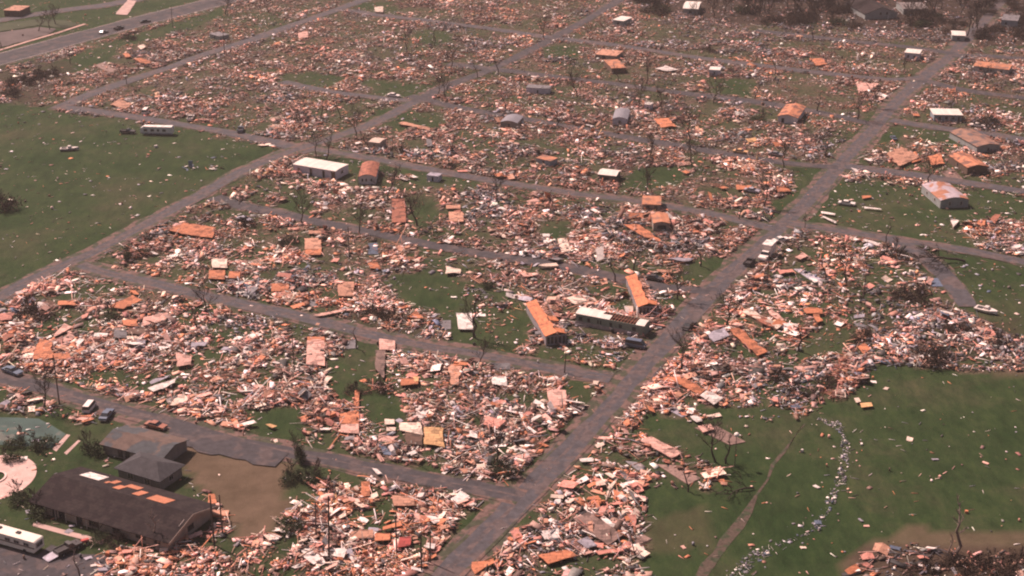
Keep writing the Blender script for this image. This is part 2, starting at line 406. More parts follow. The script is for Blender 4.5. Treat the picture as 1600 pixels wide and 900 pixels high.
# ------------------------------------------------------------------ the ground: one sheet with grass, dirt and litter zones
def axis(lo, hi, st, far):
    c = list(np.arange(lo, hi + .1, st)); e = [far * f for f in (.03, .1, .3, 1)]
    return np.array([lo - x for x in e[::-1]] + c + [hi + x for x in e])
gx, gy = axis(-330, 380, 2.5, 5000), axis(195, 900, 2.5, 5000)
GX, GY = np.meshgrid(gx, gy)
gxf, gyf = GX.ravel(), np.maximum(GY.ravel(), 150)
gd = layers(gxf, gyf, DENS, 1.0) * np.clip(road_dist(gxf, gyf) / 3 + .6, .25, 1)
_c = vnoise(gxf, gyf, 9, 41) * .5 + vnoise(gxf, gyf, 3.6, 42) * .5
_py = proj(gxf, gyf)[1]; gd = gd * np.clip((_c - .33) / .2, np.clip(.5 - _py / 1200, .12, .5), 1)
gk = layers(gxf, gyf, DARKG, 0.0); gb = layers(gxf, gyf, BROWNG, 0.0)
ncol = len(gx); nr = len(gy)
me = bpy.data.meshes.new('ground')
idx = np.arange(nr * ncol).reshape(nr, ncol)
quads = np.stack([idx[:-1, :-1], idx[:-1, 1:], idx[1:, 1:], idx[1:, :-1]], -1).reshape(-1, 4)
def np_mesh(me, V, F):
    k = F.shape[1]
    me.vertices.add(len(V)); me.vertices.foreach_set('co', V.astype(np.float32).ravel())
    me.loops.add(F.size); me.loops.foreach_set('vertex_index', F.astype(np.int32).ravel())
    me.polygons.add(len(F)); me.polygons.foreach_set('loop_start', np.arange(0, F.size, k, dtype=np.int32))
    me.polygons.foreach_set('loop_total', np.full(len(F), k, np.int32))
    me.update(calc_edges=True); me.validate()
np_mesh(me, np.stack([GX.ravel(), GY.ravel(), np.zeros(GX.size)], -1), quads)
at = me.color_attributes.new('zone', 'FLOAT_COLOR', 'POINT')
at.data.foreach_set('color', np.stack([gd, gk, gb, np.ones_like(gd)], -1).astype(np.float32).ravel())
ground = bpy.data.objects.new('ground', me); COL.objects.link(ground); structure(ground)
gm = bpy.data.materials.new('ground'); nt, bs = nodes_of(gm); N, L = nt.nodes, nt.links
tc = N.new('ShaderNodeTexCoord'); av = N.new('ShaderNodeVertexColor'); av.layer_name = 'zone'
sep = N.new('ShaderNodeSeparateColor'); L.new(av.outputs['Color'], sep.inputs[0])
def noise(scale, det=5, rough=.6, stretch=None):
    n_ = N.new('ShaderNodeTexNoise'); n_.inputs['Scale'].default_value = scale; n_.inputs['Detail'].default_value = det; n_.inputs['Roughness'].default_value = rough
    if stretch:
        mp = N.new('ShaderNodeMapping'); mp.inputs['Scale'].default_value = stretch[:3]; mp.inputs['Rotation'].default_value = (0, 0, stretch[3]); L.new(tc.outputs['Object'], mp.inputs[0]); L.new(mp.outputs[0], n_.inputs['Vector'])
    else: L.new(tc.outputs['Object'], n_.inputs['Vector'])
    return n_.outputs['Fac']
def ramp(fac, stops):
    r = N.new('ShaderNodeValToRGB'); e = r.color_ramp.elements
    while len(e) < len(stops): e.new(.5)
    for i, (p_, c_) in enumerate(stops): e[i].position = p_; e[i].color = (*c_, 1)
    L.new(fac, r.inputs[0]); return r.outputs['Color']
def mix(f, a, b_):
    m_ = N.new('ShaderNodeMixRGB'); L.new(f, m_.inputs['Fac']); L.new(a, m_.inputs['Color1']); L.new(b_, m_.inputs['Color2']); return m_.outputs[0]
def math_(op, a, b_=None):
    m_ = N.new('ShaderNodeMath'); m_.operation = op; m_.use_clamp = True
    L.new(a, m_.inputs[0])
    if isinstance(b_, (int, float)): m_.inputs[1].default_value = b_
    elif b_ is not None: L.new(b_, m_.inputs[1])
    return m_.outputs[0]
g1 = ramp(noise(.03, 9, .72), [(.36, (.017, .035, .010)), (.50, (.027, .045, .015)), (.66, (.050, .052, .026))])
g2 = ramp(noise(.35, 8, .8, (1, .35, 1, .5)), [(.32, (.55, .6, .55)), (.5, (1, 1, 1)), (.68, (1.6, 1.4, 1.35))])
mg = N.new('ShaderNodeMixRGB'); mg.blend_type = 'MULTIPLY'; mg.inputs['Fac'].default_value = 1; L.new(g1, mg.inputs['Color1']); L.new(g2, mg.inputs['Color2'])
dirt = ramp(noise(1.1, 9, .8), [(.34, (.028, .023, .018)), (.47, (.075, .050, .040)), (.57, (.22, .125, .10)), (.68, (.50, .31, .26))])
dfac = math_('MULTIPLY', sep.outputs[0], ramp(noise(.4, 5, .7), [(.38, (.25, .25, .25)), (.60, (1, 1, 1))]))
c1 = mix(dfac, mg.outputs[0], dirt)
brn = ramp(noise(.15, 6, .7), [(.3, (.085, .055, .036)), (.7, (.15, .098, .068))])
c2 = mix(math_('MULTIPLY', sep.outputs[2], .9), c1, brn)
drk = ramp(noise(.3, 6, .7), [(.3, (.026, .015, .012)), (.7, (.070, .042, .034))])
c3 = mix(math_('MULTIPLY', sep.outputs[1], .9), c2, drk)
L.new(c3, bs.inputs['Base Color']); bs.inputs['Roughness'].default_value = .95; bs.inputs['Specular IOR Level'].default_value = .1
bp = N.new('ShaderNodeBump'); bp.inputs['Distance'].default_value = .35; bp.inputs['Strength'].default_value = .5
L.new(noise(1.3, 6, .7), bp.inputs['Height']); L.new(bp.outputs[0], bs.inputs['Normal'])
me.materials.append(gm)

# ------------------------------------------------------------------ haze
hb = MB(); hb.box(-5600, 5700, -5100, 6200, -1, 175)
haze = hb.build('haze', None); haze['kind'] = 'stuff'
haze.data.materials.clear()
hm = bpy.data.materials.new('haze_air'); hm.use_nodes = True; hn = hm.node_tree
for n_ in list(hn.nodes):
    if n_.type == 'BSDF_PRINCIPLED': hn.nodes.remove(n_)
pv = hn.nodes.new('ShaderNodeVolumePrincipled')
pv.inputs['Density'].default_value = 0.00013
pv.inputs['Color'].default_value = (.72, .62, .60, 1)
pv.inputs['Anisotropy'].default_value = 0.2
out = [n_ for n_ in hn.nodes if n_.type == 'OUTPUT_MATERIAL'][0]
hn.links.new(pv.outputs[0], out.inputs['Volume'])
haze.data.materials.append(hm)

# ------------------------------------------------------------------ buildings
def frame3(A, B, C, z):
    """three roof/floor corners in the photo (front-left, front-right, back-right) at height z -> origin on the ground, yaw, length, width"""
    a, b_, c = P(*A, z), P(*B, z), P(*C, z)
    u = b_ - a; Lx = u.length; u.normalize()
    v = Vector((-u.y, u.x, 0)); W = (c - b_).dot(v)
    return Vector((a.x, a.y, 0)), atan2(u.y, u.x), Lx, max(W, 1.5)
def window(parent, side, t, w, z0, z1, Lx, W, m=None, frame=None, kind='window'):
    """a window or door set proud of a wall; side f/l/r"""
    def place(bb, d0, d1, x0, x1, za, zb):
        if side == 'f': bb.box(x0, x1, -d1, -d0, za, zb)
        elif side == 'l': bb.box(-d1, -d0, x0, x1, za, zb)
        else: bb.box(Lx + d0, Lx + d1, x0, x1, za, zb)
    span = Lx if side == 'f' else W
    x0 = t * span - w / 2; x1 = x0 + w
    bb = MB(); place(bb, .0, .05, x0, x1, z0, z1)
    o = bb.build(kind, m or glass, parent)
    if frame:
        fb = MB()
        for (a, b2, c, d) in ((x0 - .1, x1 + .1, z1, z1 + .1), (x0 - .1, x1 + .1, z0 - .1, z0), (x0 - .1, x0, z0, z1), (x1, x1 + .1, z0, z1)):
            place(fb, .0, .08, a, b2, c, d)
        if kind == 'window': place(fb, .05, .08, (x0 + x1) / 2 - .03, (x0 + x1) / 2 + .03, z0, z1)
        fb.build('frame', frame, o)
    return o
def roof_mb(kind, Lx, W, h, rh, ov=.35, th=.15, axis='x'):
    b = MB()
    if kind == 'flat':
        b.box(-ov, Lx + ov, -ov, W + ov, h, h + th)
    elif kind == 'gable':
        if axis == 'x':
            prof = [(-ov, h - ov * rh / (W / 2)), (W / 2, h + rh), (W + ov, h - ov * rh / (W / 2)), (W + ov, h - ov * rh / (W / 2) + th), (W / 2, h + rh + th), (-ov, h - ov * rh / (W / 2) + th)]
            b.prism(prof, -ov, Lx + ov, 'x')
        else:
            e = h - ov * rh / (Lx / 2)
            b.prism([(-ov, e), (Lx / 2, h + rh), (Lx + ov, e), (Lx + ov, e + th), (Lx / 2, h + rh + th), (-ov, e + th)], -ov, W + ov, 'y')
    elif kind == 'arch':
        n = 8; sp = Lx if axis == 'y' else W
        prof = [(-ov + (sp + 2 * ov) * i / n, h + .03 + rh * sin(pi * i / n)) for i in range(n + 1)]
        prof += [(x, z + th) for x, z in prof[::-1]]
        b.prism(prof, -ov, (W if axis == 'y' else Lx) + ov, axis)
    elif kind == 'hip':
        i_ = min(Lx, W) / 2
        x0, x1 = (i_, Lx - i_) if Lx >= W else (Lx / 2, Lx / 2); y0, y1 = (W / 2, W / 2) if Lx >= W else (i_, W - i_)
        e = [(-ov, -ov, h), (Lx + ov, -ov, h), (Lx + ov, W + ov, h), (-ov, W + ov, h)]
        t = [(x, y, z + th) for x, y, z in e]
        r = [(x0, y0, h + rh), (x1 + .01, y1 + .01, h + rh)]
        if Lx >= W: fs = [(4, 5, 9, 8), (6, 7, 8, 9), (5, 6, 9), (7, 4, 8)]
        else: fs = [(4, 5, 8), (6, 7, 9), (5, 6, 9, 8), (7, 4, 8, 9)]
        b.add(e + t + r, [(3, 2, 1, 0), (0, 1, 5, 4), (1, 2, 6, 5), (2, 3, 7, 6), (3, 0, 4, 7)] + fs)
    return b
def walls_mb(kind, Lx, W, h, rh, axis='x', th=.12):
    b = MB()
    if kind in ('gable', 'arch'):
        n = 2 if kind == 'gable' else 8
        if axis == 'x':
            prof = [(0, 0)] + [(W * i / n, h + (rh * (sin(pi * i / n) if kind == 'arch' else (1 if i == 1 else 0)))) for i in range(n + 1)] + [(W, 0)]
            b.prism(prof, 0, Lx, 'x')
        else:
            prof = [(0, 0)] + [(Lx * i / n, h + (rh * (sin(pi * i / n) if kind == 'arch' else (1 if i == 1 else 0)))) for i in range(n + 1)] + [(Lx, 0)]
            b.prism(prof, 0, W, 'y')
    else: b.box(0, Lx, 0, W, 0, h - .003)
    return b
FOOT = []                                            # footprints kept clear of random wreckage: (x, y, radius)
def building(name, label, cat, A, B, C, h, rk, wm, rm, rh=.8, axis='x', wins=(), lm=None, ov=.3, group=None, fr=None, clear=True):
    o, yaw, Lx, W = frame3(A, B, C, h)
    e = empty(name, o, yaw)
    walls_mb(rk, Lx, W, h, rh, axis).build('wall', wm, e)
    roof_mb(rk, Lx, W, h, rh, ov, .12, axis).build('roof', rm, e)
    for w_ in wins:
        side, t, w, z0, z1 = w_[:5]
        window(e, side, t, w, z0, z1, Lx, W, w_[5] if len(w_) > 5 else None, fr, w_[6] if len(w_) > 6 else 'window')
    tag(e, label, cat, group)
    mid = o + Vector((cos(yaw) * Lx / 2 - sin(yaw) * W / 2, sin(yaw) * Lx / 2 + cos(yaw) * W / 2, 0))
    LM.append((mid.x, mid.y, lm or label))
    if clear:
        k = max(1, int(Lx / W + .5)) if Lx > W else max(1, int(W / Lx + .5))
        for i in range(k):
            f = (i + .5) / k
            lx, ly = (f * Lx, W / 2) if Lx > W else (Lx / 2, f * W)
            FOOT.append((o.x + cos(yaw) * lx - sin(yaw) * ly, o.y + sin(yaw) * lx + cos(yaw) * ly, min(Lx, W) * .52))
    return e, Lx, W

wall_cream = mat('wall_cream', (.36, .27, .22), .85, .25, .6)
wall_beige = mat('wall_beige', (.24, .19, .165), .85, .25, .6)
wall_white = mat('wall_white', (.56, .50, .50), .8, .22, .6)
wall_lav = mat('wall_lavender', (.50, .45, .50), .7, .22, .8)
wall_green = mat('wall_green', (.22, .235, .185), .8, .22, .7)
wall_grey = mat('wall_grey', (.27, .27, .26), .85, .25, .7)
wall_brown = mat('wall_brown', (.12, .075, .055), .9, .3, .8)
metal_roof = mat('metal_roof_white', (.80, .68, .60), .55, .16, .5, seams=(1.2, 12, .8))
trim_dark = mat('trim_dark', (.05, .04, .04), .8)
trim_pale = mat('trim_pale', (.45, .36, .33), .8)

# large dark-roofed house, lower left
e, Lx, W = building('ranch_house', 'large long house with dark brown roof, bare wood patches and porch facing the motorhome', 'house',
    (54, 781), (262, 843), (334, 791), 2.6, 'gable', wall_cream, shingle, 2.0, 'x',
    [('f', .05, .5, .9, 2.1), ('f', .15, .9, .1, 2.1), ('f', .21, 1.6, .1, 2.1), ('f', .34, 1.3, .1, 2.2), ('f', .80, 2.2, 1.0, 2.0), ('f', .92, 1.2, 1.0, 2.0), ('f', .45, 2.2, .6, 2.0), ('f', .62, 1.6, .8, 2.0), ('r', .5, 1.6, 1.0, 2.0)],
    'the large dark-roofed house', .9, fr=trim_dark)
def on_back(u0, u1, v0, v1, name, m):                # patch lying on the back slope
    f = lambda v: 2.6 + 2.0 * (1 - abs(v - .5) * 2) + .12 + .04
    bb = MB(); x0, x1, y0, y1 = u0 * Lx, u1 * Lx, v0 * W, v1 * W
    bb.add([(x0, y0, f(v0)), (x1, y0, f(v0)), (x1, y1, f(v1)), (x0, y1, f(v1)), (x0, y0, f(v0) + .05), (x1, y0, f(v0) + .05), (x1, y1, f(v1) + .05), (x0, y1, f(v1) + .05)],
           [(4, 5, 6, 7), (0, 1, 5, 4), (1, 2, 6, 5), (2, 3, 7, 6), (3, 0, 4, 7)])
    return bb.build(name, m, e)
on_back(.09, .24, .72, .95, 'roof_patch', M('white'))['label'] = 'pale skylight panel on dark roof'
ply = mat('bare_plywood', (.55, .20, .11), .8, .2, 1.5, seams=(2.4, 1.2, .7))
for u0, u1, v0, v1 in ((.29, .31, .70, .80), (.31, .35, .76, .92), (.39, .44, .60, .78), (.42, .52, .78, .92), (.545, .60, .58, .80), (.66, .80, .56, .80)):
    on_back(u0, u1, v0, v1, 'bare_roof_patch', ply)
for i in range(6):
    bb = MB(); bb.box(.5 + i * 2.6, .62 + i * 2.6, -.75, -.63, .0, 2.35); bb.build('porch_post', trim_pale, e)
bb = MB()   # pale rake boards at the near gable end
for sgn in (0, 1):
    y0, y1 = (-.9, W / 2) if sgn == 0 else (W / 2, W + .9)
    z0, z1 = (2.6 - .9 * 2.0 / (W / 2), 4.6) if sgn == 0 else (4.6, 2.6 - .9 * 2.0 / (W / 2))
    x = Lx + .9 + .003
    bb.add([(x, y0, z0 - .45), (x, y1, z1 - .45), (x, y1, z1 + .1), (x, y0, z0 + .1), (x + .08, y0, z0 - .45), (x + .08, y1, z1 - .45), (x + .08, y1, z1 + .1), (x + .08, y0, z0 + .1)],
           [(0, 3, 2, 1), (4, 5, 6, 7), (0, 1, 5, 4), (1, 2, 6, 5), (2, 3, 7, 6), (3, 0, 4, 7)])
bb.build('rake_board', wall_cream, e)

building('hip_roof_house', 'small house with grey hipped roof standing behind the large dark-roofed house', 'house', (184, 731), (249, 751), (284, 728), 2.5, 'hip', wall_beige, shingle_grey, 1.9, 'x',
    [('f', .3, 1.4, .9, 2.0), ('f', .7, 1.4, .9, 2.0), ('r', .5, 1.2, .9, 2.0)], 'the grey hip-roofed house', .6, fr=trim_pale)
building('patchy_roof_house', 'tan house with grey patches where shingles are torn from its roof, beside the parking lot', 'house', (160, 693), (252, 716), (273, 683), 2.5, 'gable', wall_beige, shingle_patchy, 1.1, 'x',
    [('f', .30, 1.0, .4, 2.1), ('f', .42, 1.0, .3, 2.1), ('f', .75, 1.4, .9, 2.0)], 'the patchy-roofed house', .5, fr=trim_dark)

# intact white trailer home
e, Lx, W = building('mobile_home', 'long intact white mobile home with flat white roof at the street corner by the field', 'mobile home', (458, 257), (524, 268), (541, 257), 2.9, 'arch', wall_lav, metal_roof, .25, 'x',
    [('f', .13, .8, 1.0, 2.1), ('f', .42, .9, .15, 2.5, glass, 'door'), ('f', .72, .8, .15, 2.5, glass, 'door'), ('r', .5, 1.2, 1.2, 2.1)], 'the intact white mobile home', .15, fr=trim_pale)
bb = MB(); bb.box(Lx * .90, Lx - .1, -.04, -.004, .1, 2.7); bb.build('wall_panel', wall_brown, e)
building('damaged_house', 'small house with brown torn roof and lavender front wall beside the intact white mobile home', 'house', (560, 277), (587, 277), (583, 256), 2.4, 'arch', wall_white, MS('rust'), .9, 'y',
    [('f', .22, .5, 1.0, 1.9), ('f', .45, .5, 1.0, 1.9), ('f', .75, .5, 1.0, 1.9)], 'the brown-roofed small house', .15)
building('arched_roof_house', 'grey-green house with arched torn roof alone on the grass by the cross street', 'house', (1470, 314), (1514, 312), (1492, 287), 2.5, 'arch', wall_grey, mat('roof_torn_lilac', (.42, .33, .35), .8, .3, .6, blotch=((.36, .15, .09), .48, .25)), .9, 'y',
    [('f', .33, .6, .9, 2.0), ('f', .74, .6, .9, 2.0), ('l', .3, .8, 1.0, 1.9), ('l', .7, .8, 1.0, 1.9)], 'the arched-roof house', .1, fr=trim_pale)
building('arched_roof_shed', 'small lavender hut with arched grey roof and a dark doorway in the far wreckage', 'shed', (957, 186), (980, 187), (974, 172), 2.4, 'arch', wall_lav, mat('roof_slate', (.22, .20, .22), .7, .2, .6), .7, 'y',
    [('f', .5, .9, .1, 1.9, glass, 'door')], 'the arched lavender hut', .1)
building('arched_roof_shed', 'small grey hut with rounded roof above the tan detached roof', 'shed', (782, 191), (808, 193), (800, 181), 2.0, 'arch', wall_beige, mat('roof_slate', (.2, .2, .2)), .7, 'y', [('f', .5, .8, .1, 1.6)], 'the rounded grey hut', .1)
building('orange_roof_house', 'white-walled house with ragged orange roof beside the fourth side street end', 'house', (1216, 181), (1246, 184), (1230, 164), 2.6, 'gable', wall_white, mat('roof_torn_orange', (.52, .20, .11), .8, .35, .6, blotch=((.22, .10, .07), .48, .35)), .9, 'y',
    [('f', .25, 1.0, .2, 1.9), ('l', .3, .9, .9, 1.9)], 'the ragged orange-roofed house', .3)
building('white_roof_house', 'bluish house with clean white flat roof near the main road', 'house', (1460, 179), (1503, 180), (1497, 171), 2.6, 'flat', mat('wall_bluegrey', (.25, .27, .30)), metal_roof, .3, 'x',
    [('f', .2, .9, .9, 1.9), ('f', .45, .9, .9, 1.9), ('f', .7, .9, .9, 1.9), ('f', .9, .6, .2, 2.0)], 'the white flat-roofed house', .4)
building('orange_roof_house', 'brown-walled house with broken orange roof above the arched-roof house', 'house', (1512, 262), (1544, 260), (1520, 240), 2.6, 'gable', wall_brown, mat('roof_torn_orange', (.6, .2, .1)), .8, 'y',
    [('f', .35, 1.2, .4, 1.9), ('l', .5, .9, .9, 1.9)], 'the brown-walled orange-roofed house', .2)
building('brown_roof_house', 'house under a broad pink-brown roof with grey gable at the far end of the grass', 'house', (1527, 229), (1563, 226), (1527, 202), 2.4, 'gable', wall_grey, mat('roof_pink_brown', (.30, .155, .11), .8, .4, .7, blotch=((.12, .085, .08), .46, .35)), .7, 'y', [('f', .5, .8, .5, 1.6)], 'the pink-brown-roofed house', .3)
building('orange_roof_hut', 'small hut with orange roof standing under the bare tree of the fourth side street', 'hut', (1004, 319), (1032, 320), (1030, 307), 2.3, 'gable', wall_beige, mat('roof_orange', (.50, .20, .11), .8, .35, .8, blotch=((.27, .13, .09), .46, .4)), .5, 'x', [('f', .3, 1.0, .3, 1.9), ('f', .75, 1.0, .4, 1.9)], 'the upper orange-roofed hut', .2)
building('orange_roof_hut', 'small pale hut with orange roof and large dark opening, lower of two close huts', 'hut', (1021, 349), (1047, 349), (1040, 334), 2.5, 'gable', wall_cream, mat('roof_orange', (.6, .2, .1)), .5, 'y', [('f', .5, 2.6, .7, 1.9)], 'the lower orange-roofed hut', .1)
building('orange_roof_hut', 'far hut with bright orange square roof beside tan wall', 'hut', (956, 107), (978, 106), (966, 93), 2.2, 'flat', wall_brown, mat('roof_orange', (.6, .2, .1)), .4, 'x', [('f', .5, 1.0, .3, 1.6)], 'the far orange hut', .1)
building('tan_shed', 'flat tan shed on the far grass above the orange hut', 'shed', (930, 85), (963, 88), (962, 79), 2.0, 'flat', wall_beige, MS('tan'), .4, 'x', [('f', .4, 1.4, .3, 1.6)], 'the far tan shed', .1)
building('white_box_trailer', 'short white trailer with lavender side in the far wreckage', 'trailer', (1108, 109), (1125, 110), (1126, 105), 2.6, 'flat', wall_lav, metal_roof, .2, 'x', [('f', .5, .6, 1.0, 1.8)], 'the short white trailer', .05)
building('white_roof_house', 'two-tier house with pale roofs near the far end of the main road', 'house', (1414, 82), (1436, 84), (1438, 78), 3.0, 'flat', wall_lav, metal_roof, .4, 'x', [('f', .25, .8, .9, 2.0), ('f', .7, .8, .9, 2.0)], 'the far pale two-tier house', .3)
building('white_roof_house', 'far house with low white roof between blue cars', 'house', (958, 31), (974, 33), (977, 26), 2.6, 'flat', wall_grey, metal_roof, .3, 'x', [('f', .5, 1.2, .5, 1.8)], 'the far low white-roofed house', .3)
building('white_roof_house', 'far house with big white roof at the edge of the dark trees', 'house', (1068, 13), (1090, 14), (1091, 3), 2.8, 'gable', wall_grey, metal_roof, .8, 'x', [('f', .5, 1.2, .5, 1.8)], 'the far white-roofed house', .4)
building('white_roof_house', 'far small house with white roof near the top of the main road', 'house', (1488, 55), (1508, 56), (1506, 49), 2.6, 'gable', wall_grey, metal_roof, .6, 'x', [('f', .5, 1.2, .5, 1.8)], 'the small white roof by the dark trees', .3)
building('gable_house', 'grey house with pale triangular gable and two small windows among dark trees', 'house', (1352, 22), (1402, 20), (1385, 2), 2.6, 'gable', wall_grey, shingle, 3.0, 'y', [('f', .48, .9, 2.0, 3.0), ('f', .68, .9, 2.0, 3.0)], 'the grey gabled house', .3)
building('flat_roof_house', 'wide grey house behind the gabled house among dark trees', 'house', (1412, 14), (1450, 14), (1448, 4), 2.8, 'gable', wall_grey, mat('roof_dusty', (.20, .16, .15)), .8, 'x', [('f', .3, 1.4, .8, 2.0), ('f', .7, 1.4, .8, 2.0)], 'the wide grey house', .3)
building('orange_roof_house', 'long low building with plain orange roof right of the main road', 'house', (1522, 103), (1576, 109), (1577, 101), 2.6, 'gable', wall_grey, mat('roof_orange', (.6, .2, .1)), .5, 'x', [('f', .2, .8, .9, 1.9), ('f', .5, .8, .9, 1.9), ('f', .8, .8, .9, 1.9)], 'the long orange-roofed building', .3)
building('grey_house', 'blue-grey box house near the far right treeline', 'house', (1565, 31), (1590, 33), (1592, 24), 3.0, 'flat', mat('wall_bluegrey', (.2, .2, .2)), MS('grey'), .3, 'x', [('f', .3, .9, .9, 2.0)], 'the far blue-grey house', .2)
building('small_shed', 'small shed with orange roof and blue wall left of the green hut', 'shed', (838, 247), (860, 252), (862, 245), 2.0, 'flat', mat('wall_bluegrey', (.2, .2, .2)), mat('roof_orange', (.6, .2, .1)), .3, 'x', [('f', .5, .8, .2, 1.6)], 'the blue-walled shed', .1)
building('small_shed', 'dark green shed with crooked white roof below the upper wreckage', 'shed', (935, 272), (962, 275), (961, 266), 2.2, 'gable', mat('wall_dark_green', (.07, .085, .08)), metal_roof, .6, 'x', [('f', .5, 1.4, .2, 1.6)], 'the dark shed with white roof', .3)
building('small_shed', 'pale lavender shed on the grass beside the fourth side street', 'shed', (667, 274), (685, 276), (686, 271), 1.9, 'flat', wall_lav, MS('lavender'), .2, 'x', [('f', .5, .6, .2, 1.5)], 'the pale lavender shed', .1)
building('small_shed', 'lavender box shed at the far left of the centre wreckage', 'shed', (822, 137), (858, 139), (858, 134), 2.2, 'flat', wall_lav, MS('grey'), .2, 'x', [('f', .5, .6, .2, 1.5)], 'the far lavender box shed', .1)
building('small_shed', 'little white-topped shed standing between bare trees', 'shed', (1007, 163), (1017, 164), (1017, 160), 2.4, 'flat', wall_lav, metal_roof, .2, 'x', [('f', .5, .6, .2, 1.5)], 'the little white-topped shed', .1)
building('small_shed', 'flat grey shed with torn dark roof near the back road', 'shed', (327, 53), (343, 57), (322, 45), 1.8, 'flat', wall_grey, MS('grey'), .2, 'x', [('f', .5, .8, .2, 1.4)], 'the grey shed by the back road', .2)
building('roadside_building', 'tan-roofed dark building at the highway corner', 'building', (6, 16), (30, 17), (30, 9), 3.0, 'flat', wall_brown, MS('tan'), .2, 'x', [('f', .3, 1.4, .5, 2.0)], 'the tan roof at the highway', .3)
building('white_tank_hut', 'round-cornered cream hut standing by itself below the tan detached roof', 'hut', (576, 222), (593, 224), (592, 216), 2.4, 'arch', wall_cream, M('cream'), .3, 'x', [('f', .5, .5, .3, 1.8)], 'the cream hut', .05)

# half-stripped mobile homes ------------------------------------------------
def ruined_home(name, label, A, B, C, h, wm, lm, rm):
    o, yaw, Lx, W = frame3(A, B, C, h)
    e = empty(name, o, yaw)
    t = .12
    for nm, bx in (('wall', (0, Lx, 0, t)), ('wall', (0, Lx, W - t, W)), ('wall', (0, t, t + .003, W - t - .003)), ('wall', (Lx - t, Lx, t + .003, W - t - .003))):
        bb = MB(); bb.box(bx[0], bx[1], bx[2], bx[3], 0.02, h); bb.build(nm, wm, e)
    bb = MB(); bb.box(t + .01, Lx - t - .01, t + .01, W - t - .01, 0, .6); bb.build('floor', M('tan'), e)
    tag(e, label, 'mobile home'); mid = o + Vector((cos(yaw) * Lx / 2 - sin(yaw) * W / 2, sin(yaw) * Lx / 2 + cos(yaw) * W / 2, 0))
    LM.append((mid.x, mid.y, lm))
    k = max(1, int(max(Lx, W) / min(Lx, W) + .5))
    for i in range(k):
        f = (i + .5) / k; lx, ly = (f * Lx, W / 2) if Lx > W else (Lx / 2, f * W)
        FOOT.append((o.x + cos(yaw) * lx - sin(yaw) * ly, o.y + sin(yaw) * lx + cos(yaw) * ly, min(Lx, W) * .62))
    return e, Lx, W
roof_or = mat('roof_plywood_bright', (.62, .205, .095), .8, .3, 1.2, seams=(1.2, 2.4, .6), blotch=((.40, .13, .07), .38, .7))
def jag_slope(e, x0, x1, xm0, y0, y1, z0, z1, m, nm='roof', n=14, rag=.5, th=.1):
    """sloping sheet from (x0,z0) to (x1,z1) running y0..y1 with ragged edges"""
    vs, fs = [], []
    for i in range(n + 1):
        y = y0 + (y1 - y0) * i / n
        a = x0 + random.uniform(-.1, .1); b2 = x1 + (random.uniform(-rag, rag) if xm0 else 0)
        k = (b2 - x0) / (x1 - x0) if x1 != x0 else 1
        za, zb = z0, z0 + (z1 - z0) * k
        vs += [(a, y, za), (b2, y, zb), (a, y, za + th), (b2, y, zb + th)]
        if i:
            p, q = 4 * (i - 1), 4 * i
            fs += [(p + 2, p + 3, q + 3, q + 2), (p, q, q + 1, p + 1), (p, p + 2, q + 2, q), (p + 1, q + 1, q + 3, p + 3)]
    q = 4 * n; fs += [(0, 1, 3, 2), (q, q + 2, q + 3, q + 1)]
    bb = MB(); bb.add(vs, fs); return bb.build(nm, m, e)
for lab, A, B, C, lm, nfrag in (('mobile home with bright orange bare roof slope and open studded end, left of green one', (853, 525), (885, 522), (867, 469), 'the lower orange-roofed mobile home', 2),
                         ('mobile home with bright orange bare roof slope behind the green one, hollow dark end', (998, 479), (1027, 478), (1009, 431), 'the upper orange-roofed mobile home', 1)):
    e, Lx, W = ruined_home('ruined_mobile_home', lab, A, B, C, 2.7, mat('wall_lilac_dull', (.27, .23, .24), .85, .3, .8), lm, roof_or)
    jag_slope(e, -.25, Lx * .52, True, -.2, W * .99, 2.6, 3.5, roof_or, rag=.3)
    for i in range(nfrag):
        jag_slope(e, Lx * .54, Lx * 1.02, True, .0 + i * W * .35, W * .13 + i * W * .35, 3.45, 2.85, roof_or, 'roof_fragment', 4, .4)
    bb = MB()
    rq = random.Random(int(Lx * 100))
    for i in range(60):
        y = rq.uniform(.3, W - .3); x = rq.uniform(Lx * .5, Lx * 1.05); l_ = rq.uniform(.4, 1.8); q_ = rq.uniform(0, pi); z_ = rq.uniform(2.2, 2.9); c_, s_ = cos(q_) * l_ / 2, sin(q_) * l_ / 2; w_ = rq.uniform(.1, .4)
        nx, ny = -sin(q_) * w_, cos(q_) * w_; bb.add([(x - c_ - nx, y - s_ - ny, z_), (x + c_ - nx, y + s_ - ny, z_ + .1), (x + c_ + nx, y + s_ + ny, z_ + .1), (x - c_ + nx, y - s_ + ny, z_), (x, y, z_ - .25)], [(0, 1, 2, 3), (0, 4, 1), (1, 4, 2), (2, 4, 3), (3, 4, 0)], rq.randrange(3))
    bb.box(Lx * .5, Lx - .15, .15, W - .15, 1.9, 2.2, 2); ic = bb.build('collapsed_ceiling', [M('tan'), M('pink'), M('brown')], e)
    for i in range(5): window(e, 'f', .12 + .19 * i, Lx * .12, .5, 2.3, Lx, W, glass, None, 'opening')  # dark panels on the solid end wall, painted in for the shaded hollow
    bb = MB()
    for i in range(14):
        y = W * (i + .5) / 14; bb.add([(Lx * .5, y, 3.35), (Lx * .98, y, 2.72), (Lx * .98, y + .08, 2.72), (Lx * .5, y + .08, 3.35), (Lx * .5, y, 3.45), (Lx * .98, y, 2.82), (Lx * .98, y + .08, 2.82), (Lx * .5, y + .08, 3.45)],
           [(0, 3, 2, 1), (4, 5, 6, 7), (0, 1, 5, 4), (1, 2, 6, 5), (2, 3, 7, 6), (3, 0, 4, 7)])
    bb.build('rafter_frame', M('tan'), e)
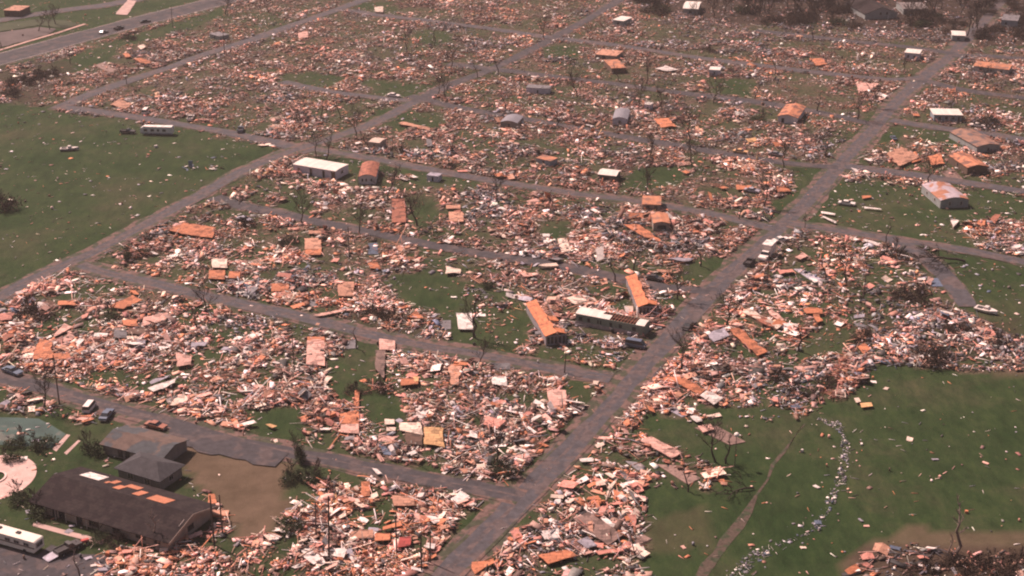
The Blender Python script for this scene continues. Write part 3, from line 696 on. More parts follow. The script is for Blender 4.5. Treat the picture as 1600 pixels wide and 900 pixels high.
# green mobile home with half a white roof
e, Lx, W = ruined_home('ruined_mobile_home', 'long green mobile home with half its white roof torn off to the rafters', (900, 490), (1006, 510), (1017, 500), 3.0, wall_green, 'the green mobile home', metal_roof)
def arch_part(u0, u1, nm, m, v0=-.02, v1=1.02):
    n = 8; prof = []
    for i in range(n + 1):
        y = W * (v0 + (v1 - v0) * i / n); prof.append((y, 3.02 + .35 * sin(pi * min(max(y / W, 0), 1))))
    prof += [(y, z + .08) for y, z in prof[::-1]]
    bb = MB(); bb.prism(prof, u0 * Lx, u1 * Lx, 'x'); return bb.build(nm, m, e)
arch_part(-.01, .36, 'roof', metal_roof); arch_part(.36, .50, 'roof_fragment', metal_roof, -.02, .45); arch_part(.88, 1.01, 'roof_fragment', metal_roof, -.02, .75)
bb = MB()
for i in range(9): q9 = e.matrix_basis @ Vector((Lx * i / 8, -2.6, 0)); FOOT.append((q9.x, q9.y, 1.8))
for i in range(12): x = Lx * (.38 + .045 * i); bb.box(x, x + .1, .15, W - .15, 2.85, 2.98)
bb.build('rafter_frame', M('rust'), e)
bb = MB(); bb.box(Lx * .4, Lx * .87, W * .45, W * .5, .6, 2.9); bb.build('inner_wall', M('brown'), e)
bb = MB(); bb.box(-.12, Lx * .93, -.14, -.003, 0.02, 1.05); bb.build('skirting', mat('skirting_pink', (.40, .30, .28)), e)
for t, w in ((.07, 1.0), (.19, .7), (.33, .35), (.37, .35), (.52, .7), (.66, .8), (.86, 1.0)): window(e, 'f', t, w, 1.3, 2.3, Lx, W, glass, None)
bb = MB(); bb.box(Lx * .78, Lx * .83, -.9, -.2, 0, .95); bb.build('doorstep', M('lavender'), e)

# ------------------------------------------------------------------ vehicles
def wheel_part(parent, x, y, r, w):
    bb = MB(); bb.tube((x, y - w / 2, r), (x, y + w / 2, r), r, r, 12)
    o = bb.build('wheel', tyre, parent)
    bb = MB(); s = 1 if y > 0 else -1
    bb.tube((x, y + s * w / 2, r), (x, y + s * (w / 2 + .02), r), r * .58, r * .58, 10); bb.build('rim', rimm, o)
def car(kind, col, label, px, py, yaw, name=None, group=None, gm_=None, rough=.45, scale=1.0):
    m = mat('carpaint_' + col, PAL[col], rough, .12, .5, spec=.5)
    e = empty(name or {'sedan': 'parked_car', 'pickup': 'pickup_truck', 'van': 'van', 'boxtruck': 'box_truck', 'wagon': 'station_wagon'}[kind], P(px, py, .14 if kind else 0), radians(yaw)); e.scale = (scale,) * 3
    if kind in ('sedan', 'wagon'):
        Lh, wd = 2.6, .92
        body = [(-2.6, .32), (2.55, .32), (2.6, .55), (2.5, .78), (1.2, .90), (-1.6, .93), (-2.55, .85), (-2.62, .5)]
        cab = [(1.15, .90), (.45, 1.36), (-1.05, 1.38), (-1.75, .93)] if kind == 'sedan' else [(1.15, .9), (.5, 1.42), (-2.2, 1.42), (-2.5, .9)]
        top = (-1.0, .42, 1.37) if kind == 'sedan' else (-2.15, .46, 1.42); hd = (2.6, .5, .68)
    elif kind == 'van':
        wd = .98
        body = [(-2.5, .35), (2.45, .35), (2.5, .8), (2.25, 1.1), (-2.5, 1.15)]
        cab = [(2.25, 1.1), (1.55, 1.95), (-2.35, 1.98), (-2.5, 1.15)]; top = (-2.3, 1.5, 1.97); hd = (2.5, .65, .85)
    else:
        wd = .98
        body = [(-2.7, .40), (2.65, .40), (2.7, .7), (2.6, .98), (1.1, 1.08), (-.3, 1.08), (-.32, .98), (-2.7, .98)]
        cab = [(1.1, 1.08), (.6, 1.65), (-.25, 1.67), (-.32, 1.08)]; top = (-.22, .58, 1.66); hd = (2.7, .6, .8)
    bb = MB(); bb.prism([(x, z) for x, z in body], -wd, wd, 'y'); bb.build('body', m, e)
    # cabin tapers inward to the roof
    n = len(cab); w1, w2 = wd - .06, wd - .24
    zr = max(z for _, z in cab)
    vs = [(x, -(w1 if z < zr - .2 else w2), z) for x, z in cab] + [(x, (w1 if z < zr - .2 else w2), z) for x, z in cab]
    bb = MB(); bb.add(vs, [tuple(range(n)), tuple(range(n, 2 * n))[::-1]] + [(i, n + i, n + (i + 1) % n, (i + 1) % n) for i in range(n)])
    bb.build('cabin_window', glass, e)
    bb = MB(); bb.box(top[0], top[1], -(w2 + .02), w2 + .02, top[2] - .01, top[2] + .05); bb.build('roof', m, e)
    if kind == 'pickup':
        bb = MB(); bb.box(-2.6, -.42, -.85, .85, .985, 1.0); bb.build('cargo_bed', trim_dark, e)
        bb = MB()
        for (x0, x1, y0, y1) in ((-2.7, -.33, -.98, -.87), (-2.7, -.33, .87, .98), (-2.7, -2.6, -.86, .86)): bb.box(x0, x1, y0, y1, .985, 1.2)
        bb.build('side_panel', m, e)
    if kind == 'boxtruck':
        bb = MB(); bb.box(-3.9, -.4, -1.15, 1.15, .75, 3.0); bb.build('cargo_box', gm_ or m, e)
    for x in (-1.6, 1.6):
        for y in (-wd + .05, wd - .05): wheel_part(e, x, y, .34, .24)
    for y in (-.65, .65):
        bb = MB(); bb.box(hd[0] - .05, hd[0] + .02, y - .16, y + .16, hd[1], hd[2]); bb.build('headlight', M('cream'), e)
    bb = MB(); bb.box(hd[0] - .02, hd[0] + .1, -wd + .05, wd - .05, .36, .48); bb.box(-2.75, -2.62, -wd + .05, wd - .05, .36, .48); bb.build('bumper', rimm, e)
    tag(e, label, {'sedan': 'car', 'wagon': 'car', 'pickup': 'pickup truck', 'van': 'van', 'boxtruck': 'truck'}[kind], group)
    LM.append((e.location.x, e.location.y, 'the ' + label.split(' parked')[0].split(' driving')[0].split(' standing')[0].split(' on ')[0].split(' by ')[0].split(' at ')[0].split(' beside')[0]))
    FOOT.append((e.location.x, e.location.y, 2.4))
    return e
RD = 63.2                                            # heading of the main road
CR = -26.8
car('sedan', 'white', 'long white sedan standing alone on the grass right of the main road', 1323, 320, CR + 8)
car('sedan', 'dark', 'dark sedan driving on the main road near the green mobile home', 1077, 511, RD - 5)
car('sedan', 'white', 'white sedan at the junction of the main road and the cross street', 1220, 377, RD - 35)
car('pickup', 'dark', 'dark pickup driving on the main road beside the white truck', 1171, 412, RD)
car('boxtruck', 'white', 'white truck with square box on the main road edge', 1196, 403, RD + 180, gm_=M('white'), scale=1.25)
car('van', 'blue', 'blue van parked below the green mobile home', 993, 542, CR + 4)
car('sedan', 'blue', 'dark blue car parked at the near end of the first side street', 20, 583, CR - 6, scale=1.1)
car('sedan', 'blue', 'blue wrecked car beside the first side street at the tangled bushes', 167, 651, RD + 20)
car('van', 'white', 'small white van standing just above the blue wrecked car', 140, 640, RD + 20, scale=.9)
car('sedan', 'rust', 'rusty red car parked behind the patchy-roofed house', 244, 668, CR + 3)
car('sedan', 'white', 'white sedan on the far grass by the field road junction', 615, 151, CR + 6)
car('sedan', 'grey', 'grey sedan driving on the highway, rearmost of three', 162, 52, RD)
car('pickup', 'dark', 'dark pickup with white top driving on the highway', 186, 46, RD)
car('sedan', 'dark', 'black sedan driving ahead on the highway', 227, 35, RD - 30)
car('van', 'white', 'white van parked by the wreckage opposite the camping trailer', 228, 177, RD + 25)
car('pickup', 'white', 'white pickup parked under the bare tree above the field street', 298, 187, RD + 28)
car('sedan', 'yellow', 'yellow car parked in wreckage left of the main road', 1157, 239, CR + 6)
car('sedan', 'grey', 'grey car parked beside the yellow car', 1212, 243, CR)
car('sedan', 'dark', 'dark car parked along the third side street near its end', 1022, 437, CR + 2)
car('pickup', 'blue', 'blue pickup parked at the edge of the left field street', 376, 205, RD + 30)
car('sedan', 'blue', 'small blue car on the grass near the white flat-roofed house', 1396, 217, RD + 30, scale=.8)
car('sedan', 'white', 'white car beside the white flat-roofed house', 1528, 198, CR + 6)
car('pickup', 'dark', 'dark pickup parked behind the motorhome and the ramp trailer', 107, 860, RD - 15)
car('sedan', 'lavender', 'lavender car among wreckage near the upper right huts', 1175, 300, CR)
car('pickup', 'dark', 'dark pickup hitched to the long white camping trailer', 200, 208, CR + 22)
car('sedan', 'lavender', 'silver car overturned in wreckage right of the first block', 382, 345, CR)

# white camping trailer on the field
e = empty('camping_trailer', P(219, 211), radians(CR + 22))
mw = mat('trailer_white', (.68, .60, .58), .5, .1, .5)
bb = MB(); bb.prism([(.5, .5), (11.6, .5), (11.8, .8), (11.8, 2.9), (11.5, 3.1), (1.3, 3.1), (.2, 2.5), (0, 1.4)], 0, 2.5, 'y'); bb.build('body', mw, e)
for t in (2.1, 4.6, 6.7, 8.9): window(e, 'f', t / 12, 1.1 if t != 6.7 else .7, 1.5, 2.3, 12, 2.5, glass, trim_pale)
bb = MB(); bb.box(.1, 11.7, -.02, -.003, .55, .95); bb.build('stripe', M('lavender'), e)
bb = MB(); bb.box(1.2, 11.6, .1, 2.4, 3.103, 3.18); bb.build('roof', M('white'), e)
for x in (6.2, 7.2):
    for y in (.1, 2.4): wheel_part(e, x, y, .35, .22)
tag(e, 'long white camping trailer parked on the green field beside the street', 'trailer'); LM.append((e.location.x + 5, e.location.y, 'the white camping trailer')); FOOT.append((e.location.x + 6, e.location.y, 6))
# motorhome, lower left
o, yaw, Lx, W = frame3((-40, 822), (53, 848), (70, 836), 2.9)
W = 2.6; e = empty('motorhome', o, yaw)
mc = mat('motorhome_cream', (.80, .66, .56), .5, .14, .6)
bb = MB(); bb.prism([(0, .45), (Lx - .4, .45), (Lx, .8), (Lx, 2.7), (Lx - .25, 2.9), (0, 2.9)], 0, W, 'y'); bb.build('body', mc, e)
for t in (.30, .62): bb = MB(); bb.box(t * Lx, t * Lx + .9, 1.2, 1.9, 2.903, 3.12); bb.build('roof_vent', trim_dark, e)
bb = MB(); bb.box(.1, Lx - .1, -.02, -.003, 1.35, 1.6); bb.build('stripe', M('brown'), e)
for t in (.35, .55, .7, .86): window(e, 'f', t, 1.1, 1.7, 2.3, Lx, W, glass, trim_pale)
window(e, 'r', .5, 1.6, 1.5, 2.3, Lx, W, glass, trim_pale)
for x in (Lx * .25, Lx * .82):
    for y in (.12, W - .12): wheel_part(e, x, y, .42, .28)
tag(e, 'cream motorhome with two dark roof vents parked on the driveway at the near corner', 'motorhome'); LM.append((o.x + 8, o.y, 'the cream motorhome')); FOOT.append((o.x + 10, o.y, 6))
# ramp trailer
e = empty('ramp_trailer', P(90, 868), radians(RD - 17))
bb = MB(); bb.add([(-2.6, -1.1, .15), (2.4, -1.1, .75), (2.4, 1.1, .75), (-2.6, 1.1, .15), (-2.6, -1.1, .3), (2.4, -1.1, .9), (2.4, 1.1, .9), (-2.6, 1.1, .3)], [(0, 3, 2, 1), (4, 5, 6, 7), (0, 1, 5, 4), (1, 2, 6, 5), (2, 3, 7, 6), (3, 0, 4, 7)]); bb.build('bed', M('lavender'), e)
for y in (-1.2, 1.2): wheel_part(e, .6, y, .32, .2)
bb = MB(); bb.box(2.4, 3.6, -.06, .06, .5, .62); bb.build('tow_bar', trim_dark, e)
tag(e, 'grey flatbed trailer sloping to the ground behind the dark pickup', 'trailer'); FOOT.append((e.location.x, e.location.y, 4))
# small red tractor
e = empty('garden_tractor', P(127, 852), radians(RD - 30))
mr_ = M('red')
bb = MB(); bb.prism([(-.2, .5), (1.5, .5), (1.55, 1.0), (.1, 1.1)], -.35, .35, 'y'); bb.build('hood', mr_, e)
bb = MB(); bb.box(-.8, -.2, -.3, .3, .6, .8); bb.box(-.95, -.8, -.3, .3, .6, 1.25); bb.build('seat', trim_dark, e)
bb = MB(); bb.box(-1.2, -.3, -.85, -.45, 1.0, 1.08); bb.box(-1.2, -.3, .45, .85, 1.0, 1.08); bb.build('mudguard', mr_, e)
bb = MB(); bb.tube((.1, 0, 1.1), (-.15, 0, 1.4), .03, .03); bb.tube((-.15, -.2, 1.38), (-.15, .2, 1.38), .03, .03); bb.build('steering_wheel', trim_dark, e)
for x, r, y in ((-.75, .5, -.65), (-.75, .5, .65), (1.15, .32, -.5), (1.15, .32, .5)): wheel_part(e, x, y, r, .25)
tag(e, 'small red tractor in front of the dark pickup by the footpath', 'tractor')
# boats
def boat(label, px, py, yaw, L_, w, col='white', hull=None, cabin=True, lm=None):
    e = empty('boat', P(px, py), radians(yaw)); n = 10; vs = []
    for i in range(n + 1):
        t = i / n; x = -L_ / 2 + L_ * t; hw_ = w / 2 * (1 - max(0, (t - .45) / .55) ** 2.2) + .02; zt = .95 + .25 * t * t
        vs += [(x, -hw_, zt), (x, -hw_ * .75, .35), (x, 0, .12 + .25 * max(0, t - .7)), (x, hw_ * .75, .35), (x, hw_, zt)]
    fs = []
    for i in range(n):
        for k in range(4): fs.append((5 * i + k, 5 * i + k + 1, 5 * i + 5 + k + 1, 5 * i + 5 + k))
    fs.append((0, 1, 2, 3, 4))
    bb = MB(); bb.add(vs, fs); bb.build('hull', M(hull or col), e)
    bb = MB(); d = []
    for i in range(n + 1):
        t = i / n; x = -L_ / 2 + L_ * t; hw_ = (w / 2 * (1 - max(0, (t - .45) / .55) ** 2.2) + .02) * .96; d += [(x, -hw_, .93 + .25 * t * t), (x, hw_, .93 + .25 * t * t)]
    bb.add(d, [(2 * i, 2 * i + 2, 2 * i + 3, 2 * i + 1) for i in range(n)]); bb.build('deck', M(col), e)
    if cabin:
        bb = MB(); bb.prism([(-.6, .9), (.9, 1.0), (.5, 1.7), (-.5, 1.7)], -w * .28, w * .28, 'y'); bb.build('cabin', M(col), e)
        bb = MB(); bb.box(-L_ * .42, -L_ * .15, -w * .3, w * .3, .99, 1.04); bb.build('seat', trim_dark, e)
    tag(e, label, 'boat'); LM.append((e.location.x, e.location.y, lm or 'the boat')); FOOT.append((e.location.x, e.location.y, 3)); return e
boat('small white motorboat stranded on the left green field', 109, 235, 8, 6.4, 2.3, 'white', 'lavender', lm='the stranded motorboat')
boat('white open boat lying on the grass at the curved branch street', 1541, 488, -40, 6.0, 2.6, 'white', lm='the white open boat')
boat('smooth white boat hull with pointed bow lying among orange wreckage', 856, 419, -165, 5.5, 2.2, 'cream', 'cream', False, lm='the pointed white hull')

# playground wreck on the field
def wreck_heap(name, label, cat, px, py, n, spread, cols, seed, hmax=1.6):
    rr = random.Random(seed); e = empty(name, P(px, py), 0)
    for i in range(n):
        a = rr.uniform(0, 2 * pi); d = rr.random() ** .6 * spread
        L_, w = rr.uniform(.6, 2.2), rr.uniform(.15, .9); x, y = d * cos(a), d * sin(a) * 1.1; c = cos(a := rr.uniform(0, pi)); s_ = sin(a)
        z = rr.uniform(.1, hmax * (1 - d / spread / 1.3)); t = rr.uniform(-.5, .5)
        vs = [(x + c * u * L_ / 2 - s_ * v * w / 2, y + s_ * u * L_ / 2 + c * v * w / 2, max(0.02, z + t * u * L_ / 2) + k) for k in (0, .08) for u, v in ((-1, -1), (1, -1), (1, 1), (-1, 1))]
        bb = MB(); bb.add(vs, [(0, 3, 2, 1), (4, 5, 6, 7), (0, 1, 5, 4), (1, 2, 6, 5), (2, 3, 7, 6), (3, 0, 4, 7)]); bb.build('wreck_panel', M(rr.choice(cols)), e)
    tag(e, label, cat); LM.append((e.location.x, e.location.y, lm_ if (lm_ := label.split(' on ')[0].split(' lying')[0]) else label)); return e
e = wreck_heap('crashed_light_aircraft', 'broken white wreck with a blue upright piece on the left field', 'wreckage', 298, 263, 9, 2.6, ['white', 'lavender', 'blue'], 3, .5)
bb = MB(); bb.add([(-.5, 0, .2), (.5, 0, .2), (.9, 0, 2.6), (-.7, 0, 2.6), (-.4, .15, .2), (.4, .15, .2), (.8, .15, 2.6), (-.6, .15, 2.6)], [(0, 1, 2, 3), (4, 7, 6, 5), (0, 4, 5, 1), (1, 5, 6, 2), (2, 6, 7, 3), (3, 7, 4, 0)]); bb.build('upright_panel', mat('faded_blue', (.16, .20, .26)), e)
e.name = 'field_wreck'
wreck_heap('field_wreck', 'second heap of white and orange scraps right of the blue upright piece', 'wreckage', 334, 264, 12, 3.2, ['white', 'cream', 'pink', 'orange', 'grey'], 4, .9)

# ------------------------------------------------------------------ poles and lamps
def pole(label, px, py, h, lean=0, arm=True, ball=False, name='utility_pole', r=.16):
    e = empty(name, P(px, py), random.uniform(0, .4)); bb = MB(); bb.tube((0, 0, 0), (lean * h, 0, h), r, r * .7, 8); bb.build('pole', wood_pole, e)
    if arm: bb = MB(); bb.box(lean * h - 1.1, lean * h + 1.1, -.06, .06, h - .9, h - .75); bb.build('crossarm', wood_pole, e)
    if ball:
        bb = MB()
        for i in range(6):
            a0, a1 = -pi / 2 + pi * i / 6, -pi / 2 + pi * (i + 1) / 6; bb.tube((0, 0, h + .5 + .55 * sin(a0)), (0, 0, h + .5 + .55 * sin(a1)), .55 * cos(a0) + .01, .55 * cos(a1) + .01, 10)
        bb.build('lamp_globe', M('white'), e)
    tag(e, label, 'pole', None); LM.append((e.location.x, e.location.y, 'the pole ' + label.split(' pole ')[-1] if ' pole ' in label else 'a pole'))
pole('tall dark pole at the near left bushes beside the first side street', 93, 632, 12.5)
pole('tall dark pole in wreckage left of the white deck', 460, 582, 10)
pole('tall leaning pole with torn top in the nearest centre wreckage', 514, 876, 14, .04, False, r=.2)
pole('thin lamp pole with white globe on the grass by the bare tree', 1148, 726, 6.6, 0, False, True, 'street_lamp', .09)
pole('thin pole at the junction of the upper left wreckage and the back road', 198, 132, 9, 0, True)
pole('thin pole beside the highway grass verge', 110, 100, 8)
pole('thin pole between highway and shed', 270, 43, 9)
pole('dark pole by the back road bend', 351, 84, 10)
pole('thin pole beside the intact white mobile home corner', 87, 152, 8)
pole('straight pole on the third side street among bare trees', 546, 403, 9.5)
pole('thin pole in wreckage below the main road trucks', 1199, 440, 8)
pole('short pole by the second side street junction', 882, 583, 5.5, .05)
pole('dark pole standing at the corner of the large dark-roofed house', 335, 852, 11, 0, False, r=.2)
pole('thin pole just right of the large dark-roofed house', 348, 836, 9, 0, False)
pole('thin pole in the nearest centre wreckage near the road bend', 620, 866, 8.5, 0, False)
pole('broken thin pole at the bottom of the nearest wreckage', 659, 893, 8, 0, False)
pole('thin pole close beside the broken one at the bottom', 672, 880, 7, .03, False)
pole('leaning pole left of the torn-top pole', 494, 840, 8, .03, False)
pole('pole by the cross street in the right wreckage', 1349, 468, 8)

# ------------------------------------------------------------------ trees
def grow(seed, h, spread=1.0, nb=7, depth=3, r0=.26, lean=0.0, first=.35):
    rr = random.Random(seed); tr, br = MB(), MB()
    pts = [Vector((0, 0, 0))]; n = 6
    for i in range(n): pts.append(pts[-1] + Vector((rr.uniform(-.07, .07) + lean * .2, rr.uniform(-.07, .07), 1 / n)) * h)
    for i in range(n): tr.tube(pts[i], pts[i + 1], r0 * (1 - .75 * i / n), r0 * (1 - .75 * (i + 1) / n), 7)
    def branch(p, d, l, r, k):
        q = p
        for s_ in range(3):
            d2 = (d + Vector((rr.uniform(-.3, .3), rr.uniform(-.3, .3), rr.uniform(-.1, .3)))).normalized()
            q2 = q + d2 * l / 3; br.tube(q, q2, r * (1 - .25 * s_), r * (1 - .25 * (s_ + 1)), 4 if k > 1 else 3); q = q2; d = d2
            if k > 0:
                for _ in range(2 if k > 1 else 3):
                    nd = (d + Vector((rr.uniform(-1, 1), rr.uniform(-1, 1), rr.uniform(-.2, .8))) * .9).normalized()
                    branch(q, nd, l * rr.uniform(.4, .65), max(r * .5, .032), k - 1)
    for i in range(nb):
        t = first + (1 - first) * (i + .5) / nb; j = min(int(t * n), n - 1); p = pts[j].lerp(pts[j + 1], t * n - j)
        a = rr.uniform(0, 2 * pi); d = Vector((cos(a), sin(a), rr.uniform(.35, 1.1))).normalized()
        branch(p, d, h * rr.uniform(.28, .48) * spread * (1.1 - .4 * t), r0 * .38, depth - 1)
    return tr, br
def leaf_clump(seed, rx, ry, rz, n, size, z0=0.0, lumps=6):
    rr = np.random.default_rng(seed); c = rr.normal(0, .45, (lumps, 3)) * [rx, ry, rz * .5]; c[:, 2] = np.abs(c[:, 2]) + z0 + rz * .25
    k = rr.integers(0, lumps, n); d = rr.normal(0, 1, (n, 3)); d /= np.linalg.norm(d, axis=1)[:, None]; d *= rr.random((n, 1)) ** .8 * 1.35
    p = c[k] + d * [rx * .48, ry * .48, rz * .36]; p[:, 2] = np.maximum(p[:, 2], .05)
    a = rr.normal(0, 1, (n, 3)); a /= np.linalg.norm(a, axis=1)[:, None]; b2 = np.cross(a, rr.normal(0, 1, (n, 3))); b2 /= np.linalg.norm(b2, axis=1)[:, None]
    s_ = size * rr.uniform(.6, 1.4, (n, 1)); vs = np.stack([p - a * s_, p + b2 * s_ * .5, p + a * s_, p - b2 * s_ * .5], 1).reshape(-1, 3)
    vs[:, 2] = np.maximum(vs[:, 2], 0.02)
    bb = MB(); bb.add(vs.tolist(), [(4 * i, 4 * i + 1, 4 * i + 2, 4 * i + 3) for i in range(n)]); return bb
TREE_P = []
def tree_proto(name, seed, h, m=bark, **k):
    e = empty(name, (0, 0, 0)); tr, br = grow(seed, h, **k)
    tr.build('trunk', m, e); br.build('crown', m, e); return e
PROTO = {}
for i, (h, kw) in enumerate([(8, {}), (8, dict(nb=9, spread=1.25)), (7, dict(nb=6, spread=.9, lean=.4)), (9, dict(nb=10, spread=1.0)), (8, dict(nb=4, spread=.5, depth=2)), (7, dict(nb=8, spread=1.4, first=.2))]):
    PROTO[i] = (tree_proto('bare_tree', 40 + i, h, **kw), h)
for i in (6, 7): PROTO[i] = (tree_proto('bare_tree', 60 + i, 8, bark_pale, nb=5, spread=.6, depth=2), 8)
used = set()
def tree(k, px, py, h, label, rz=None, group='bare storm-stripped trees'):
    src, h0 = PROTO[k]
    o = src if k not in used else copy_tree(src)
    used.add(k); o.location = P(px, py); s_ = h / h0; o.scale = (s_, s_, s_); o.rotation_euler = (0, 0, random.uniform(0, 6.28) if rz is None else rz)
    tag(o, label, 'tree', group)
T = [(1, 1009, 302, 8.5, 'wide bare tree standing over the upper orange-roofed hut'), (3, 494, 246, 8, 'bare tree behind the intact white mobile home'), (2, 510, 249, 7, 'leaning bare tree at the roof end of the intact white mobile home'),
 (1, 472, 352, 8, 'bare tree at the start of the third side street'), (3, 560, 368, 8, 'bare tree in the middle of the third side street'), (5, 652, 353, 8.5, 'bare tree on the grass beside the red floor slab'),
 (0, 775, 312, 8, 'bare tree below the fourth side street in pale wreckage'), (3, 471, 208, 7.5, 'bare tree near the field side street end'), (1, 556, 213, 8, 'bare tree by the field road junction'), (0, 694, 156, 7.5, 'bare tree at the upper field road junction'),
 (3, 704, 108, 8, 'bare tree at the sixth side street start'), (1, 635, 83, 9, 'tall bare tree on the far green patch'), (2, 779, 118, 7, 'small bare tree beside the sixth side street'), (4, 746, 121, 7, 'thin bare tree beside the sixth side street'), (4, 790, 174, 9, 'straight bare trunk above the rounded grey hut'),
 (5, 902, 152, 8, 'leaning dark tree beside the far grass'), (3, 997, 168, 8.5, 'dense dark tree left of the little white-topped shed'), (1, 1077, 222, 9, 'tall dark tree in wreckage below the fifth side street'), (3, 1036, 176, 8, 'bare tree right of the little white-topped shed'),
 (0, 1010, 131, 8, 'bare tree below the far white shed roof'), (5, 1115, 161, 7, 'small dark tree by the sixth side street'), (1, 1340, 187, 8, 'bare tree beside the main road upper junction'), (4, 1277, 174, 8, 'thin bare trunk above the fifth side street'),
 (3, 1082, 261, 8, 'bare tree above the small grass patch'), (1, 1195, 326, 8, 'bare tree near the fourth street junction'), (4, 1155, 343, 6, 'thin stump below the fourth side street'), (4, 1095, 416, 8, 'thin dark trunk in wreckage left of the main road trucks'),
 (3, 990, 421, 8, 'dark trunk above the upper orange-roofed mobile home'), (4, 961, 442, 7, 'thin trunk on the third side street'), (3, 1058, 467, 8, 'bare tree right of the upper orange-roofed mobile home'), (2, 1257, 357, 3.5, 'small dead sapling on the cross street'),
 (4, 1384, 380, 6, 'thin sapling beside the curved branch street'), (1, 1322, 446, 9, 'tall bare tree in the wreckage right of the main road'), (0, 741, 527, 10, 'tall bare tree by the pale square slab'), (5, 750, 567, 4.5, 'short spiky stump below the second side street'),
 (4, 557, 545, 6, 'thin stump below the second side street'), (1, 1066, 579, 7.5, 'wide bare tree at the main road junction edge'), (3, 1135, 507, 9, 'bushy bare tree beside the main road'), (4, 1248, 549, 9, 'twin bare trunk on the grass right of the main road'),
 (7, 240, 852, 7, 'pale broken tree at the corner of the large dark-roofed house'), (6, 125, 900, 6, 'thin pale sapling on the driveway'), (0, 780, 727, 8, 'tall thin tree above the blue-white scrap'), (3, 1118, 722, 8.5, 'bare tree beside the globe lamp'), (4, 1134, 724, 7.5, 'thin tree between lamp and bare tree'),
 (4, 1075, 768, 6, 'broken bent trunk on the grass left of the dirt track'), (7, 1493, 866, 11, 'tall bare reddish tree in the near right corner'), (6, 1480, 866, 5, 'small dead sapling beside the tall reddish tree'), (4, 1180, 155, 7, 'thin trunk near the sixth side street end'),
 (0, 850, 60, 8, 'bare tree at the far seventh street'), (3, 420, 20, 8, 'bare tree at the far highway bend'), (5, 352, 22, 7, 'dark low tree beside the highway verge'), (2, 60, 49, 7, 'ragged palm-like tree on the highway strip'), (3, 78, 47, 8, 'dense dark tree on the highway strip'), (5, 87, 38, 7, 'leafless tree right on the highway strip'),
 (4, 2, 75, 8, 'thin tree at the highway edge'), (0, 1400, 398, 4.5, 'low broken tree beside the curved branch street'), (5, 322, 490, 6, 'spiky dark palm at the second side street start'), (2, 308, 512, 6, 'ragged dark palm beside the spiky one'), (3, 68, 640, 8, 'dark bushy tree left of the tall roadside pole'),
 (4, 560, 290, 4, 'stump in front of the brown-roofed small house'), (4, 1290, 440, 7, 'thin dark trunk in the right wreckage')]
for t in T: tree(*t)
# fallen tree on the grass, right edge
e = copy_tree(PROTO[3][0]); e.location = P(1508, 408, .5); e.scale = (1.5,) * 3; e.rotation_euler = (radians(86), 0, radians(-75)); tag(e, 'fallen bare tree lying across the grass at the right of the cross street', 'tree'); e.name = 'fallen_tree'
e = copy_tree(PROTO[5][0]); e.location = P(1178, 762, .4); e.scale = (.9,) * 3; e.rotation_euler = (radians(80), 0, radians(-60)); tag(e, 'small fallen dead tree lying across the dirt track', 'tree'); e.name = 'fallen_tree'
# bushes
BP = {}
def bush_proto(i, rx, rz, n, m, size=.28):
    e = empty('bush', (0, 0, 0)); leaf_clump(100 + i, rx, rx, rz, n, size).build('foliage', m, e)
    tr, br = grow(200 + i, rz * 1.5, 1.1, 8, 3, .09, first=.1); tr.build('trunk', bark, e); br.build('twigs', bark, e); BP[i] = e
bush_proto(0, 2.6, 2.4, 1500, leaf, .17); bush_proto(1, 3.2, 1.7, 1200, leaf_brown, .17); bush_proto(2, 1.3, 3.4, 1300, leaf, .18); bush_proto(3, 3.8, 2.1, 1700, leaf_brown, .2)
bused = set()
def bush(k, px, py, s_, label, group='bushes standing in and around the wreckage', name=None):
    o = BP[k] if k not in bused else copy_tree(BP[k]); bused.add(k)
    s_ *= .85; o.location = P(px, py); o.scale = (s_, s_, s_); o.rotation_euler = (0, 0, random.uniform(0, 6)); tag(o, label, 'bush', group)
    if name: o.name = name
